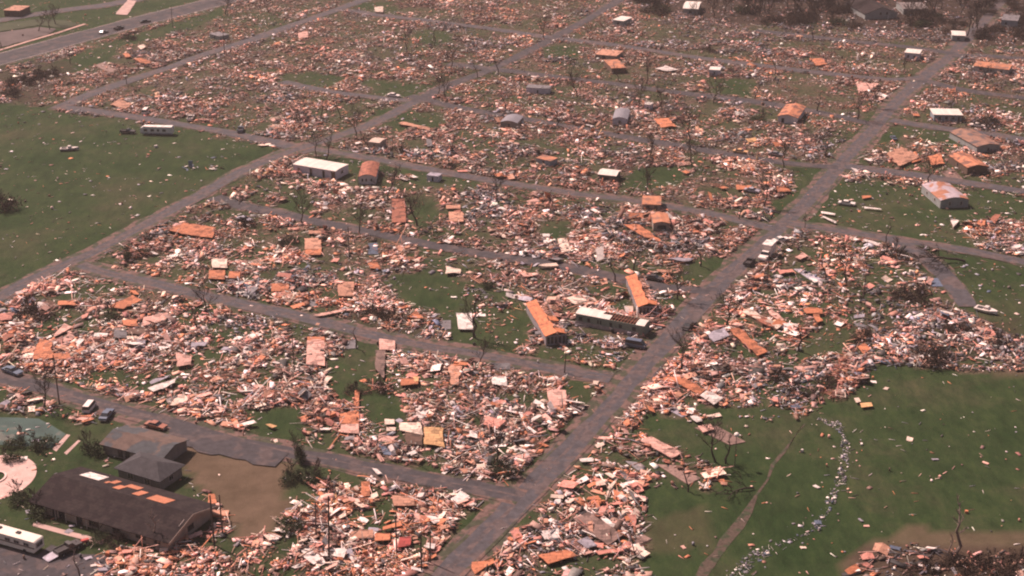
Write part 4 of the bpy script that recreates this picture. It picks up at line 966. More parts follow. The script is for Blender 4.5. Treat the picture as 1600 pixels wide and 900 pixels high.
B_ = [(2, 470, 724, 1.2, 'upright cone-shaped green bush at the edge of the first side street'), (0, 455, 748, 1.1, 'dark bush below the cone-shaped bush'), (0, 488, 752, 1.3, 'wide dark bush right of the cone-shaped bush'), (1, 512, 770, .9, 'small brown bush at the torn-top pole'),
 (0, 458, 830, 1.3, 'green bush at the right edge of the brown lawn'), (0, 144, 705, 1.3, 'big dark bush at the corner of the patchy-roofed house'), (0, 155, 842, .9, 'dark green bush in front of the porch'), (1, 185, 851, 1.0, 'brown-green bush right of the porch steps'), (0, 60, 800, 1.3, 'low bush at the left end of the large house'),
 (0, 30, 780, 1.1, 'green shrub beside the circular driveway'), (1, 60, 495, 1.7, 'dark brown bush in the left wreckage'), (1, 45, 480, 1.3, 'smaller brown bush behind the dark left one'), (0, 175, 498, 1.2, 'dark bush below the orange roof sheet'), (1, 590, 607, 1.2, 'dark bush on the grass in the centre block'),
 (1, 560, 612, 1.0, 'low brown brush left of the centre bush'), (0, 482, 598, .8, 'small dark bush left of the centre block grass'), (0, 785, 742, 1.3, 'dark bush beside the main road lower junction'), (3, 1458, 566, 1.5, 'large dark brown bush at the edge of the right field'), (1, 1436, 468, 1.7, 'black-brown bush above the right wreckage row'), (1, 1415, 466, 1.3, 'dark bush left of the black-brown one'),
 (3, -6, 328, 2.1, 'large dark red-brown bush at the left edge of the field'), (3, 35, 132, 1.6, 'dark brown brush at the highway field corner'), (3, 62, 122, 1.5, 'dark brush right of the highway corner brush'), (1, 85, 117, 1.4, 'brown brush at the end of the highway verge'), (3, 20, 150, 1.3, 'brown brush below the highway corner'),
 (1, 200, 62, 1.2, 'dark bush beside the highway pickup'), (3, 1545, 195, 1.5, 'round dark red-brown bush near the white flat-roofed house'), (0, 1188, 190, 1.2, 'dark green bush beside the ragged orange-roofed house'), (1, 235, 372, .9, 'low bush beside the field road'), (2, 200, 406, 1.0, 'dark narrow bush at the second street start'),
 (1, 1110, 80, 1.2, 'dark bush by the far orange hut'), (1, 382, 352, 1.3, 'dark brush around the overturned silver car'), (1, 450, 385, 1.4, 'brown brush right of the overturned silver car'), (0, 220, 398, 1.0, 'low green brush beside the second street'), (1, 1385, 395, 1.2, 'brown brush left of the curved branch street'),
 (1, 1405, 402, 1.2, 'brown tangled brush at the curved branch street'), (1, 700, 262, .9, 'low brush by the fourth side street'), (1, 625, 238, 1.3, 'dark brush right of the cream hut'), (0, 760, 450, .8, 'small bush on the centre grass'), (1, 620, 498, 1.3, 'dark brush beside the second side street'),
 (1, 580, 492, 1.2, 'dark brush heap left along the second side street'), (3, 1350, 530, 1.0, 'dark brush behind the brown square panel'), (3, 1500, 520, 1.0, 'brown brush in the right wreckage row'), (1, 1560, 535, 1.2, 'black brush at the right end of the wreckage row'), (1, 1250, 615, 1.2, 'dark brush in the wreckage at the dirt track end'),
 (1, 1215, 590, 1.1, 'brown brush in the right-hand wreckage'), (1, 1290, 600, 1.0, 'brown brush at the field corner'), (3, 1500, 892, 1.1, 'dark red-brown brush at the near right corner'), (3, 1550, 890, 1.2, 'dark brush right of the tall reddish tree'), (1, 1440, 893, 1.0, 'low brush left of the tall reddish tree'),
 (1, 1590, 880, 1.2, 'red-brown brush at the near right edge'), (0, 60, 700, 1.2, 'dark hedge bush below the sports court'), (0, 30, 696, 1.1, 'dark shrub at the court edge'), (0, 15, 720, .9, 'green shrub above the circular driveway')]
for t in B_: bush(*t)
# dark storm-broken wood beyond the far right wreckage
rr = random.Random(5); n = 0
def near_house(px, py):
    p = P(px, py); b = min((l for l in LM if 'house' in l[2]), key=lambda l: math.hypot(l[0] - p.x, l[1] - p.y))
    return ('behind ' if p.y > b[1] + 4 else 'beside ') + b[2]
while n < 210:
    px, py = rr.uniform(1010, 1640), rr.uniform(-34, 62)
    if py > 20 + (px - 1000) * .085 or (1335 < px < 1415 and py > 0) or (1040 < px < 1100 and py > -4): continue
    n += 1
    if rr.random() < .5:
        bush(rr.choice([0, 1, 3, 3]), px, py, rr.uniform(1.2, 2.0), ('low ' if random.random() < .5 else 'rounded ') + 'dark bush in the broken wood ' + near_house(px, py), 'bushes of the broken wood behind the far houses')
    else: tree(rr.choice([0, 1, 3, 5]), px, py, rr.uniform(7, 11), random.choice(['tall', 'short', 'crooked']) + ' dark broken tree in the wood ' + near_house(px, py), None, 'trees of the broken wood behind the far houses')
rr = random.Random(9); n = 0
while n < 28:                                        # bare trees scattered through the upper blocks
    px, py = rr.uniform(440, 1580), rr.uniform(8, 330)
    X, Y = P(px, py).xy
    if layers(np.array([X]), np.array([Y]), DENS, 1.)[0] < .5 or road_dist(np.array([X]), np.array([Y]))[0] < 1: continue
    n += 1; tree(rr.choice([0, 2, 3, 4, 4, 5]), px, py, rr.uniform(5, 8), random.choice(['tall', 'small', 'thin']) + ' leafless tree in the upper blocks ' + near_house(px, py), None, 'leafless trees scattered through the upper blocks')

# ------------------------------------------------------------------ large decks, roofs and sheets that can be told apart
def nearest_lm(x, y, far=26):
    best, bd = None, far
    for a, b2, t in LM:
        d = math.hypot(a - x, b2 - y)
        if d < bd and not t.startswith('a pole'): best, bd = (a, b2, t), d
    return best
def where(x, y):
    n_ = nearest_lm(x, y)
    px, py, _ = proj(x, y)
    if n_:
        a, b2, t = n_; dy = y - b2; dx = x - a
        if abs(dy) > abs(dx) * .9: rel = 'behind' if dy > 0 else 'in front of'
        else: rel = 'beside'
        t = t.split(',')[0]
        if len(t.split()) <= 7: return rel + ' ' + t
    main = 705 + (892 - py) * .965
    if px > main:
        if py < 260: return 'on the far side of the main road, upper part'
        if py < 400: return 'on the grass beyond the main road'
        if py < 660: return 'in the wreckage between main road and field'
        return 'between the main road and the dirt track'
    def yat(pts): return np.interp(px, [p[0] for p in pts], [p[1] for p in pts])
    if py > yat(ROADS['near_side_street'][0]): return 'in the nearest block by the brown lawn'
    if py > yat(ROADS['second_side_street'][0]): return 'between the first and second side streets'
    if py > yat(ROADS['third_side_street'][0]): return 'between the second and third side streets'
    if py > yat(ROADS['fourth_side_street'][0]): return 'between the third and fourth side streets'
    if px < 480 + (240 - py) * 2.1: return 'in the upper blocks beside the left field'
    if py > yat(ROADS['fifth_side_street'][0]): return 'between the fourth and fifth side streets'
    return 'in the far wreckage past the fifth side street'
CW = {'white': 'white', 'cream': 'cream', 'pink': 'pale pink', 'rose': 'dusty rose', 'tan': 'tan', 'orange': 'bright orange', 'rust': 'rust-red', 'lavender': 'lavender grey',
      'grey': 'grey', 'blue': 'blue-black', 'dark': 'dark', 'yellow': 'yellow', 'red': 'red', 'teal': 'teal', 'brown': 'brown', 'dust': 'dull pinkish'}
SEENL = {}
CLEAR = []
def sheet_grid(w, nu, nv, lift, warp, th, rr, ragged=.0):
    """w: four corner points (back-left, back-right, front-right, front-left) on the ground -> warped slab"""
    def pt(u, v): return (w[0].lerp(w[1], u)).lerp(w[3].lerp(w[2], u), v)
    top = []
    for j in range(nv + 1):
        for i in range(nu + 1):
            q = pt(i / nu, j / nv).copy(); edge = i in (0, nu) or j in (0, nv)
            q.z = lift + rr.uniform(-warp, warp) * (1 if edge else .6)
            if edge: q.x += rr.uniform(-ragged, ragged); q.y += rr.uniform(-ragged, ragged)
            top.append(q)
    n = len(top); bot = [q - Vector((0, 0, th)) for q in top]; W_ = nu + 1
    fs = []
    for j in range(nv):
        for i in range(nu):
            a = j * W_ + i; fs += [(a, a + W_, a + W_ + 1, a + 1), (n + a, n + a + 1, n + a + W_ + 1, n + a + W_)]
    ring = [i for i in range(W_)] + [j * W_ + nu for j in range(1, nv + 1)] + [nv * W_ + i for i in range(nu - 1, -1, -1)] + [j * W_ for j in range(nv - 1, 0, -1)]
    for a, b2 in zip(ring, ring[1:] + ring[:1]): fs.append((a, b2, n + b2, n + a))
    return top + bot, fs
def sheet(kind, col, q, extra='', lift=None, warp=None):
    """kind: deck (raised floor), roof (torn roof), slab (concrete pad), panel"""
    CLEAR.append([proj(*P(a, b2, .9).xy)[:2] for a, b2 in q])
    rr = random.Random(int(sum(a * 7 + b2 * 13 for a, b2 in q)))
    z = {'deck': .75, 'roof': .95, 'slab': .16, 'panel': .7}[kind] if lift is None else lift
    w = [P(a, b2, z) for a, b2 in q]; c = sum(w, Vector()) / 4; c.z = 0
    cx, cy = c.x, c.y; w = [p - c for p in w]
    for p in w: p.z = 0
    L1, L2 = (w[1] - w[0]).length, (w[3] - w[0]).length
    nu, nv = max(1, min(6, int(L1 / 1.6))), max(1, min(10, int(L2 / 1.6)))
    wp = {'deck': .04, 'roof': .16, 'slab': .0, 'panel': .10}[kind] if warp is None else warp
    vs, fs = sheet_grid(w, nu, nv, z, wp, {'deck': .12, 'roof': .1, 'slab': .15, 'panel': .06}[kind], rr, {'deck': .12, 'roof': .3, 'slab': .05, 'panel': .15}[kind])
    e = empty({'deck': 'floor_deck', 'roof': 'torn_roof', 'slab': 'concrete_pad', 'panel': 'fallen_siding'}[kind], (cx, cy, 0), 0)
    bb = MB(); bb.add(vs, fs)
    bb.build({'deck': 'floor_sheet', 'roof': 'roof_sheet', 'slab': 'pad_surface', 'panel': 'panel_sheet'}[kind], MS(col) if kind != 'slab' else M(col), e)
    if kind in ('deck', 'roof'):                     # joists carrying the sheet
        for t in (.12, .5, .88):
            a, b2 = w[0].lerp(w[1], t), w[3].lerp(w[2], t); d = (b2 - a).normalized(); nn = Vector((-d.y, d.x, 0)) * .12
            a = a + d * .2; b2 = b2 - d * .2; zt = z - (.14 + wp); vv = [a + nn, b2 + nn, b2 - nn, a - nn]
            bb = MB(); bb.add([(v.x, v.y, 0.01) for v in vv] + [(v.x, v.y, zt) for v in vv], [(0, 3, 2, 1), (4, 5, 6, 7), (0, 1, 5, 4), (1, 2, 6, 5), (2, 3, 7, 6), (3, 0, 4, 7)])
            bb.build('joist', M('brown'), e)
    noun = {'deck': 'bare floor deck', 'roof': 'detached roof section', 'slab': 'concrete pad', 'panel': 'fallen wall panel'}[kind]
    area = L1 * L2; size = 'large' if area > 60 else 'small' if area < 14 else ''
    shape = 'long' if max(L1, L2) > 2.6 * min(L1, L2) else ''
    lab = ' '.join(x for x in (size, shape, CW[col], noun, extra or where(cx, cy)) if x)
    tag(e, ' '.join(lab.split()[:16]), {'deck': 'floor deck', 'roof': 'roof section', 'slab': 'concrete pad', 'panel': 'panel'}[kind])
    SEENL.setdefault(e['label'], []).append(e)
    nl = 'the ' + ' '.join(x for x in (size, CW[col], noun) if x)
    if extra: SL.setdefault(nl, []).append((cx, cy))
    return e
SL = {}
S = [
 ('deck','pink',[(480,530),(507,530),(507,571),(478,569)],'with orange far edge right of a tall pole'), ('deck','orange',[(480,526),(507,526),(507,532),(480,532)],''),
 ('deck','pink',[(593,529),(617,532),(618,547),(592,546)],''), ('deck','dust',[(587,547),(602,547),(600,592),(586,575)],''), ('deck','white',[(713,489),(737,489),(739,515),(717,514)],'alone on green grass beside a tall bare tree'),
 ('roof','yellow',[(662,667),(693,668),(695,698),(663,694)],'with orange half, nearest the first side street'), ('deck','cream',[(624,660),(658,660),(660,679),(625,672)],'joined to a brown room floor'), ('roof','brown',[(634,677),(661,678),(661,694),(635,693)],'between the cream floor and the yellow roof'),
 ('slab','pink',[(625,704),(672,698),(674,702),(625,710)],'strip in front of the yellow roof section'), ('slab','pink',[(591,681),(624,680),(611,691),(591,689)],'beside the dark driveway'),
 ('panel','cream',[(601,655),(616,655),(616,663),(602,663)],'on top of a white van-like box'), ('panel','cream',[(603,667),(618,667),(618,673),(603,673)],''),
 ('panel','white',[(654,640),(670,640),(660,654),(645,650)],'leaning behind the cream floor deck'),
 ('deck','orange',[(530,647),(560,640),(561,662),(531,661)],'behind a pale pink one by the first side street'), ('deck','pink',[(532,663),(561,662),(561,677),(531,675)],'in front of the orange deck'), ('panel','orange',[(554,610),(561,610),(561,640),(554,640)],'upright strip above the orange deck'),
 ('roof','orange',[(60,530),(80,532),(82,560),(50,561)],'at the far left beside white sheets'), ('roof','orange',[(82,553),(108,553),(112,560),(82,561)],''), ('roof','pink',[(85,520),(102,504),(112,512),(84,527)],'folded beside the far left orange roof'), ('roof','pink',[(92,540),(108,520),(116,525),(100,542)],''),
 ('panel','white',[(147,520),(168,520),(166,526),(147,525)],''), ('panel','lavender',[(212,530),(228,530),(226,543),(212,543)],''), ('panel','grey',[(178,516),(198,515),(198,528),(178,527)],''), ('roof','brown',[(200,512),(230,513),(229,522),(200,521)],''),
 ('roof','white',[(230,606),(277,590),(273,598),(240,612)],'long and pointed, beside the first side street'), ('roof','cream',[(270,625),(288,616),(295,625),(262,636)],'lying nearest the first side street wreckage edge'), ('roof','lavender',[(232,596),(264,585),(262,590),(234,600)],''), ('panel','white',[(247,542),(270,536),(268,541),(250,547)],''),
 ('roof','lavender',[(300,535),(323,534),(322,540),(300,541)],''), ('roof','pink',[(275,550),(300,558),(298,570),(277,572)],''), ('roof','orange',[(172,478),(207,461),(222,469),(192,482)],'peaked, behind the left wreckage'), ('roof','orange',[(192,500),(215,497),(215,508),(192,508)],'beside the dark left bush'),
 ('roof','orange',[(92,469),(118,470),(118,477),(92,476)],''), ('roof','pink',[(225,495),(262,488),(258,500),(222,510)],''), ('roof','rose',[(0,490),(22,489),(18,500),(0,500)],''),
 ('roof','orange',[(262,360),(287,347),(337,355),(332,372)],'broad, by the field road corner'), ('deck','cream',[(330,405),(355,404),(355,418),(332,418)],'behind an orange deck near the second street'), ('deck','orange',[(327,422),(352,422),(351,436),(326,435)],'in front of a cream deck near the second street'), ('deck','orange',[(358,424),(375,424),(374,434),(357,434)],''),
 ('deck','tan',[(476,372),(502,372),(502,389),(476,389)],'middle part of the stacked orange floor'), ('deck','orange',[(477,390),(502,389),(502,398),(476,398)],'front part of the stacked orange floor'), ('deck','tan',[(482,360),(502,360),(501,365),(482,365)],'back strip of the stacked orange floor'),
 ('deck','rust',[(612,310),(632,310),(635,347),(612,347)],'littered and long, beside the wide bare tree'), ('deck','tan',[(701,331),(725,331),(724,346),(702,346)],'beside the bare tree and red floor'), ('panel','tan',[(697,320),(720,320),(720,326),(697,326)],''), ('roof','cream',[(696,416),(719,421),(719,427),(697,427)],''),
 ('roof','orange',[(576,411),(588,409),(597,420),(577,419)],''), ('deck','orange',[(424,443),(451,443),(451,455),(424,455)],'touching the second side street grass edge'), ('deck','tan',[(527,440),(553,440),(553,463),(528,462)],'above the second side street with pale boards'), ('roof','orange',[(634,495),(650,485),(662,496),(650,498)],'pointed, at the edge of the centre grass'),
 ('panel','pink',[(490,492),(530,484),(565,480),(500,494)],'long splintered strip beside the second side street'), ('roof','orange',[(975,351),(1000,350),(1035,378),(1007,370)],'long and low beside the lower orange-roofed hut'), ('deck','cream',[(871,372),(885,372),(893,392),(877,394)],'standing out in the centre wreckage'), ('panel','white',[(849,374),(861,374),(862,380),(850,379)],''), ('panel','white',[(847,365),(859,365),(860,369),(848,370)],''),
 ('roof','cream',[(885,465),(905,461),(918,470),(898,476)],'behind the green mobile home'), ('deck','pink',[(854,605),(884,610),(886,632),(859,635)],'near the main road below the second side street'), ('roof','orange',[(1138,514),(1155,512),(1200,550),(1185,555)],'long and sloping, across the main road from the green home'), ('roof','lavender',[(1106,522),(1132,510),(1140,524),(1115,534)],'beside the main road'),
 ('roof','orange',[(1050,594),(1068,590),(1102,609),(1092,617)],'lying lengthwise beside a white part near the road'), ('roof','white',[(1094,617),(1103,610),(1132,622),(1115,632)],'continuing the long orange roof section'), ('slab','lavender',[(1042,640),(1055,635),(1078,648),(1065,651)],'on the grass below the long orange roof'), ('panel','white',[(1078,650),(1088,648),(1099,657),(1088,660)],''), ('deck','pink',[(1090,665),(1110,662),(1115,670),(1098,675)],''),
 ('roof','cream',[(1158,486),(1170,482),(1222,508),(1213,514)],'long strip in the upper right wreckage'), ('roof','rust',[(1170,490),(1200,497),(1212,512),(1190,505)],''), ('roof','pink',[(1200,486),(1208,484),(1225,498),(1216,502)],''), ('roof','orange',[(1255,482),(1280,480),(1286,489),(1260,490)],''), ('roof','orange',[(1269,491),(1280,491),(1285,502),(1277,504)],''),
 ('panel','tan',[(1338,515),(1356,516),(1354,530),(1339,529)],'square and brownish at the dark brush'), ('panel','orange',[(1339,542),(1350,535),(1360,545),(1350,554)],'diamond-shaped at the field corner'), ('panel','yellow',[(1343,630),(1360,629),(1363,634),(1346,636)],'on the grass edge of the right field'), ('panel','cream',[(1334,622),(1342,621),(1346,628),(1339,629)],''),
 ('deck','pink',[(1000,688),(1017,681),(1065,707),(1050,716)],'long, on the grass right of the near wreckage'), ('slab','dust',[(1025,725),(1062,727),(1095,747),(1075,757)],'littered, below the long pale pink deck'), ('slab','dust',[(1085,668),(1120,665),(1165,690),(1140,695)],'strewn with litter beside the globe lamp'),
 ('panel','white',[(910,792),(917,791),(932,802),(927,805)],''), ('panel','white',[(936,807),(945,807),(964,820),(955,825)],'end to end with another beside the pink deck'), ('deck','dust',[(895,810),(920,800),(975,835),(950,852)],'broad and littered beside white strips'), ('slab','grey',[(935,799),(950,797),(972,811),(960,816)],''), ('slab','dust',[(990,837),(1005,835),(1019,842),(995,851)],'at the grass corner by the teal square'), ('slab','teal',[(989,831),(1000,829),(1005,834),(990,836)],'at the grass corner'), ('panel','rose',[(930,861),(972,856),(975,860),(935,867)],''),
 ('roof','orange',[(839,867),(882,859),(902,867),(855,880)],'broad, at the near main road edge'), ('roof','lavender',[(902,845),(920,839),(935,852),(917,855)],''), ('slab','grey',[(960,735),(975,737),(997,752),(985,755)],''), ('slab','grey',[(977,720),(995,722),(1007,732),(997,735)],''), ('panel','cream',[(945,739),(952,738),(963,744),(957,748)],''), ('panel','cream',[(961,749),(966,746),(955,764),(948,762)],''), ('panel','cream',[(860,772),(882,773),(880,779),(861,778)],''), ('panel','white',[(905,717),(928,716),(926,720),(906,721)],''), ('panel','white',[(908,717),(925,715),(926,721),(910,722)],''),
 ('panel','cream',[(982,776),(1010,779),(1009,784),(984,780)],''), ('roof','orange',[(917,775),(937,774),(938,781),(917,780)],''),
 ('deck','tan',[(612,774),(647,774),(649,790),(615,790)],'with dark hole in the nearest centre wreckage'), ('roof','tan',[(548,830),(582,825),(582,840),(550,840)],'in the nearest centre wreckage'), ('roof','orange',[(587,832),(610,832),(610,845),(587,845)],''), ('roof','red',[(622,839),(642,837),(642,852),(622,855)],'in the nearest centre wreckage'), ('roof','orange',[(597,822),(625,812),(627,822),(600,828)],''), ('panel','white',[(665,806),(680,805),(689,815),(677,818)],''), ('panel','white',[(470,861),(482,855),(490,859),(477,866)],'square on the nearest rubble field'), ('panel','cream',[(412,836),(420,836),(427,842),(420,845)],''), ('roof','orange',[(735,880),(770,872),(775,878),(742,896)],'beside the bend of the main road'), ('panel','white',[(580,732),(590,733),(598,740),(590,741)],''), ('panel','orange',[(565,753),(577,752),(578,775),(565,776)],''), ('panel','tan',[(687,822),(700,819),(702,823),(688,828)],''),
 ('panel','rose',[(473,751),(477,750),(503,766),(500,768)],'long thin plank beside dark bushes'),
 ('roof','tan',[(623,193),(630,190),(672,199),(670,203)],'long, alone on grass below the far junction'), ('deck','pink',[(465,52),(480,47),(482,58),(467,60)],''), ('roof','cream',[(585,11),(599,10),(599,19),(586,18)],'alone on the far grass'), ('roof','orange',[(1022,185),(1042,184),(1058,197),(1032,199)],''), ('roof','white',[(1024,107),(1040,102),(1060,109),(1042,111)],'bent at the far wreckage'),
 ('roof','orange',[(1265,91),(1285,91),(1292,100),(1275,102)],''), ('roof','tan',[(1385,240),(1408,229),(1438,245),(1405,260)],'frame with gaps above the second cross street'), ('panel','orange',[(1417,244),(1432,239),(1440,250),(1426,254)],''), ('roof','pink',[(1337,129),(1375,130),(1360,140),(1342,144)],''),
 ('roof','orange',[(1450,244),(1470,240),(1476,255),(1455,258)],''), ('slab','dust',[(1470,268),(1490,264),(1508,283),(1490,287)],'reaching down to the second cross street'), ('roof','orange',[(1496,242),(1510,240),(1515,248),(1500,250)],''),
 ('roof','orange',[(207,91),(220,90),(237,96),(225,100)],'by the back road'), ('roof','orange',[(192,84),(200,83),(205,88),(196,89)],''), ('slab','dust',[(147,102),(162,97),(185,107),(172,114)],''), ('roof','cream',[(216,72),(224,69),(228,73),(220,77)],''), ('roof','tan',[(171,163),(188,155),(207,163),(195,170)],''),
 ('roof','rose',[(1215,422),(1237,420),(1240,425),(1218,428)],''), ('slab','lavender',[(1240,420),(1252,420),(1290,438),(1275,443)],'long strip across the right wreckage'), ('roof','pink',[(1242,402),(1252,394),(1262,400),(1250,405)],'cone-like near the white truck'), ('panel','white',[(1264,434),(1272,434),(1280,440),(1272,441)],''),
 ('slab','blue',[(575,380),(590,379),(591,397),(575,397)],'in the wreckage left of the centre'), ('slab','grey',[(687,501),(704,500),(705,514),(690,515)],'beside the white square deck'), ('slab','grey',[(539,530),(555,530),(556,544),(539,545)],''), ('slab','grey',[(472,469),(495,466),(495,479),(474,478)],'at the second side street edge'), ('slab','blue',[(589,694),(615,695),(620,712),(600,710)],'driveway beside the yellow roof'), ('slab','grey',[(767,567),(797,567),(797,577),(772,577)],''),
 ('slab','blue',[(1450,435),(1470,434),(1484,448),(1455,447)],'bluish, on the curved branch street'), ('roof','lavender',[(1040,404),(1060,402),(1085,404),(1070,409)],''), ('panel','tan',[(1026,421),(1050,422),(1050,427),(1028,425)],''), ('roof','orange',[(1212,292),(1225,291),(1238,298),(1215,300)],''), ('roof','orange',[(1150,288),(1175,290),(1172,297),(1152,295)],''),
 ('panel','white',[(1305,395),(1320,396),(1320,399),(1305,398)],''), ('panel','white',[(1434,434),(1446,434),(1446,437),(1434,437)],''), ('panel','white',[(1350,323),(1378,326),(1378,328),(1351,325)],'long thin strip on the grass'), ('panel','white',[(1283,330),(1305,334),(1304,336),(1284,333)],''), ('panel','white',[(1284,338),(1288,337),(1308,347),(1305,349)],''), ('panel','orange',[(1347,306),(1361,305),(1362,308),(1348,310)],''),
 ('roof','tan',[(700,568),(722,570),(715,600),(705,600)],''), ('roof','white',[(768,589),(790,587),(795,602),(770,600)],''), ('roof','orange',[(708,565),(732,565),(732,571),(708,571)],''), ('roof','orange',[(625,592),(653,590),(652,600),(625,602)],''), ('panel','yellow',[(414,663),(422,662),(434,665),(425,669)],'alone on the grass by the first side street'), ('panel','white',[(500,668),(515,668),(515,671),(500,672)],''),
 ('roof','yellow',[(645,588),(653,588),(652,597),(644,596)],''), ('roof','white',[(1485,345),(1490,342),(1500,345),(1490,355)],'')]
for k_, c_, q_, x_ in S: sheet(k_, c_, q_, x_)
for nl, xs in SL.items():
    if len(xs) == 1: LM.append((*xs[0], nl))
for lab, es in SEENL.items():                        # tell equal ones apart by order
    if len(es) < 2: continue
    es.sort(key=lambda e_: proj(e_.location.x, e_.location.y)[1])
    words_ = ['farther', 'nearer'] if len(es) == 2 else ['farthest', 'middle', 'nearest'] if len(es) == 3 else ['farthest', 'second farthest', 'second nearest', 'nearest']
    for e_, w_ in zip(es, words_): e_['label'] = ' '.join((w_ + ' ' + lab).split()[:16])

NIND = 300

# ------------------------------------------------------------------ random wreckage: sample spots, then split into countable pieces and the unclaimed rest
def sample(n, seed):
    r = np.random.default_rng(seed)
    X, Y = r.uniform(-260, 330, n), r.uniform(215, 860, n)
    px, py, s_ = proj(X, Y)
    ok = (px > -140) & (px < 1740) & (py > -60) & (py < 1010)
    return X[ok], Y[ok], px[ok], py[ok], s_[ok]
AREA = 590 * 645.
X, Y, PX, PY, SC = sample(int(AREA * 4.2), 21)
dens = layers(X, Y, DENS, 1.0)
rd = road_dist(X, Y)
dens *= np.clip((rd + .3) / 1.6, 0, 1) * np.where(rd < 0, 0, 1) + np.where((rd < 0), .010, 0)
# lots: jittered cells give each wreck its own character
th = radians(63.2)
A_, B2 = X * cos(th) + Y * sin(th), -X * sin(th) + Y * cos(th)
def cells(a, b2, s_, seed):
    r = np.random.default_rng(seed).random((97, 89, 6)); i, j = np.floor(a / s_).astype(int), np.floor(b2 / s_).astype(int)
    best = np.full(a.shape, 1e9); bi = np.zeros(a.shape, int); bj = np.zeros(a.shape, int)
    for di in (-1, 0, 1):
        for dj in (-1, 0, 1):
            ii, jj = i + di, j + dj; q = r[ii % 97, jj % 89]
            d = np.hypot(a - (ii + .15 + .7 * q[:, 0]) * s_, b2 - (jj + .15 + .7 * q[:, 1]) * s_)
            m_ = d < best; best[m_] = d[m_]; bi[m_] = ii[m_]; bj[m_] = jj[m_]
    return best, r[bi % 97, bj % 89]
cd, cr_ = cells(A_, B2, 15.0, 31)
clump = vnoise(X, Y, 9, 41) * .5 + vnoise(X, Y, 3.6, 42) * .5
big = vnoise(X, Y, 24, 43)
near_f = np.clip((PY - 430) / 110, 0, 1)
cf = np.clip((clump - .38 + .07 * near_f) / .17, .16 + .06 * near_f, 1) * np.clip(1.45 - cd / 9 + .1 * near_f, .30 + .2 * near_f, 1) * np.clip((big - .12) / .35, .3 + .5 * near_f, 1)
cf = np.where(dens > .45, cf, np.where(dens > .07, .25 + .75 * cf, 1))
TL = [P(*q) for q in ((1140,905),(1165,880),(1200,858),(1235,845),(1275,828),(1292,800),(1308,765),(1320,720),(1322,690),(1310,668),(1280,655))]
td = np.full(len(X), 99.)
for a, b2 in zip(TL[:-1], TL[1:]):
    d = b2 - a; t = np.clip(((X - a.x) * d.x + (Y - a.y) * d.y) / d.length_squared, 0, 1); td = np.minimum(td, np.hypot(X - a.x - t * d.x, Y - a.y - t * d.y))
lowv = (dens < .2) & (dens > .001)
pr = dens * cf * .95 * np.clip(.80 + .2 * PY / 400, .6, 1)
pr = np.where(dens < .2, dens * .32 * np.clip((clump - .25) / .3, .1, 1.5), pr)
pr[layers(X, Y, BROWNG, 0.) > .9] *= .18
pr = np.where(td < .45 + 1.6 * vnoise(X, Y, 4, 61) ** 3, .9, np.where(td < 3.5, np.maximum(pr, .035), pr))
keep = RNG.random(len(X)) < pr
for poly in CLEAR: keep &= ~(inpoly(PX, PY, poly) & (RNG.random(len(X)) < .9))
for fx, fy, fr_ in FOOT: keep &= ((X - fx) ** 2 + (Y - fy) ** 2) > fr_ ** 2
sel = lambda a: a[keep]
X, Y, PX, PY, SC, dens, rd, cd, cr_, clump, td = map(sel, (X, Y, PX, PY, SC, dens, rd, cd, cr_, clump, td))
n = len(X)
r = np.random.default_rng(77)
# kind: 0 sheet, 1 board, 2 panel(thick pale), 3 chunk, 4 scrap
kind = r.choice(5, n, p=[.13, .34, .09, .04, .40])
g = lambda lo, hi: r.uniform(lo, hi, n)
Ls = np.choose(kind, [g(.7, 2.6), g(1.2, 4.6), g(.7, 2.4), g(.4, 1.1), g(.18, .75)]) * np.where(r.random(n) < .05, 1.7, 1)
Ws = np.choose(kind, [Ls * g(.4, .8), g(.07, .24), Ls * g(.3, .6), Ls * g(.5, .9), Ls * g(.4, 1.)])
Ts = np.choose(kind, [g(.03, .05), g(.05, .12), g(.08, .14), g(.3, .8), g(.03, .15)])
sparse = dens < .2
Ls = np.where(td < 2, Ls * .5, Ls); Ws = np.where(td < 2, Ws * .6, Ws)
Ls = np.where(sparse, np.minimum(Ls, 2.4) * .6, Ls); Ws = np.where(sparse, Ws * .7, Ws)
wts = {  # palette weights per wreck character
 0: dict(white=.25, cream=.13, pink=.24, rose=.12, tan=.10, orange=.10, lavender=.04, grey=.03, dark=.05, brown=.02),
 1: dict(pink=.20, rose=.18, tan=.15, orange=.20, rust=.07, white=.11, cream=.06, brown=.06, dark=.06),
 2: dict(white=.15, pink=.16, lavender=.12, grey=.16, blue=.05, dark=.12, rose=.10, tan=.08, brown=.06),
 3: dict(orange=.24, tan=.20, cream=.13, pink=.18, rust=.06, white=.17, rose=.06, yellow=.01, dark=.03),
 4: dict(pink=.28, rose=.20, tan=.11, white=.15, orange=.11, brown=.08, grey=.06, dark=.04)}
char = np.clip((cr_[:, 2] * 5).astype(int), 0, 4)
rz = r.random(n)
char = np.where((PX < 340) & (PY > 440) & (PY < 660) & (rz < .5), 0, char)
char = np.where((PX > 560) & (PX < 900) & (PY > 520) & (PY < 740) & (rz < .5), 0, char)
char = np.where((PX > 780) & (PX < 1020) & (PY > 690) & (rz < .5), 0, char)
right = (PX > 1330) & (PY > 380) & (PY < 600)
char = np.where(right, np.where(r.random(n) < .75, 2, char), char)
char = np.where((PX > 1050) & (PY < 70), 2, char)
ci = np.zeros(n, int)
for k, w in wts.items():
    m_ = char == k; ps = np.array(list(w.values())); ps /= ps.sum()
    ci[m_] = np.array([PN.index(c) for c in w])[r.choice(len(w), m_.sum(), p=ps)]
sp = sparse & (r.random(n) < .5); ci[sp] = np.array([PN.index(c) for c in ('white', 'white', 'cream', 'pink', 'orange', 'lavender')])[r.integers(0, 6, sp.sum())]
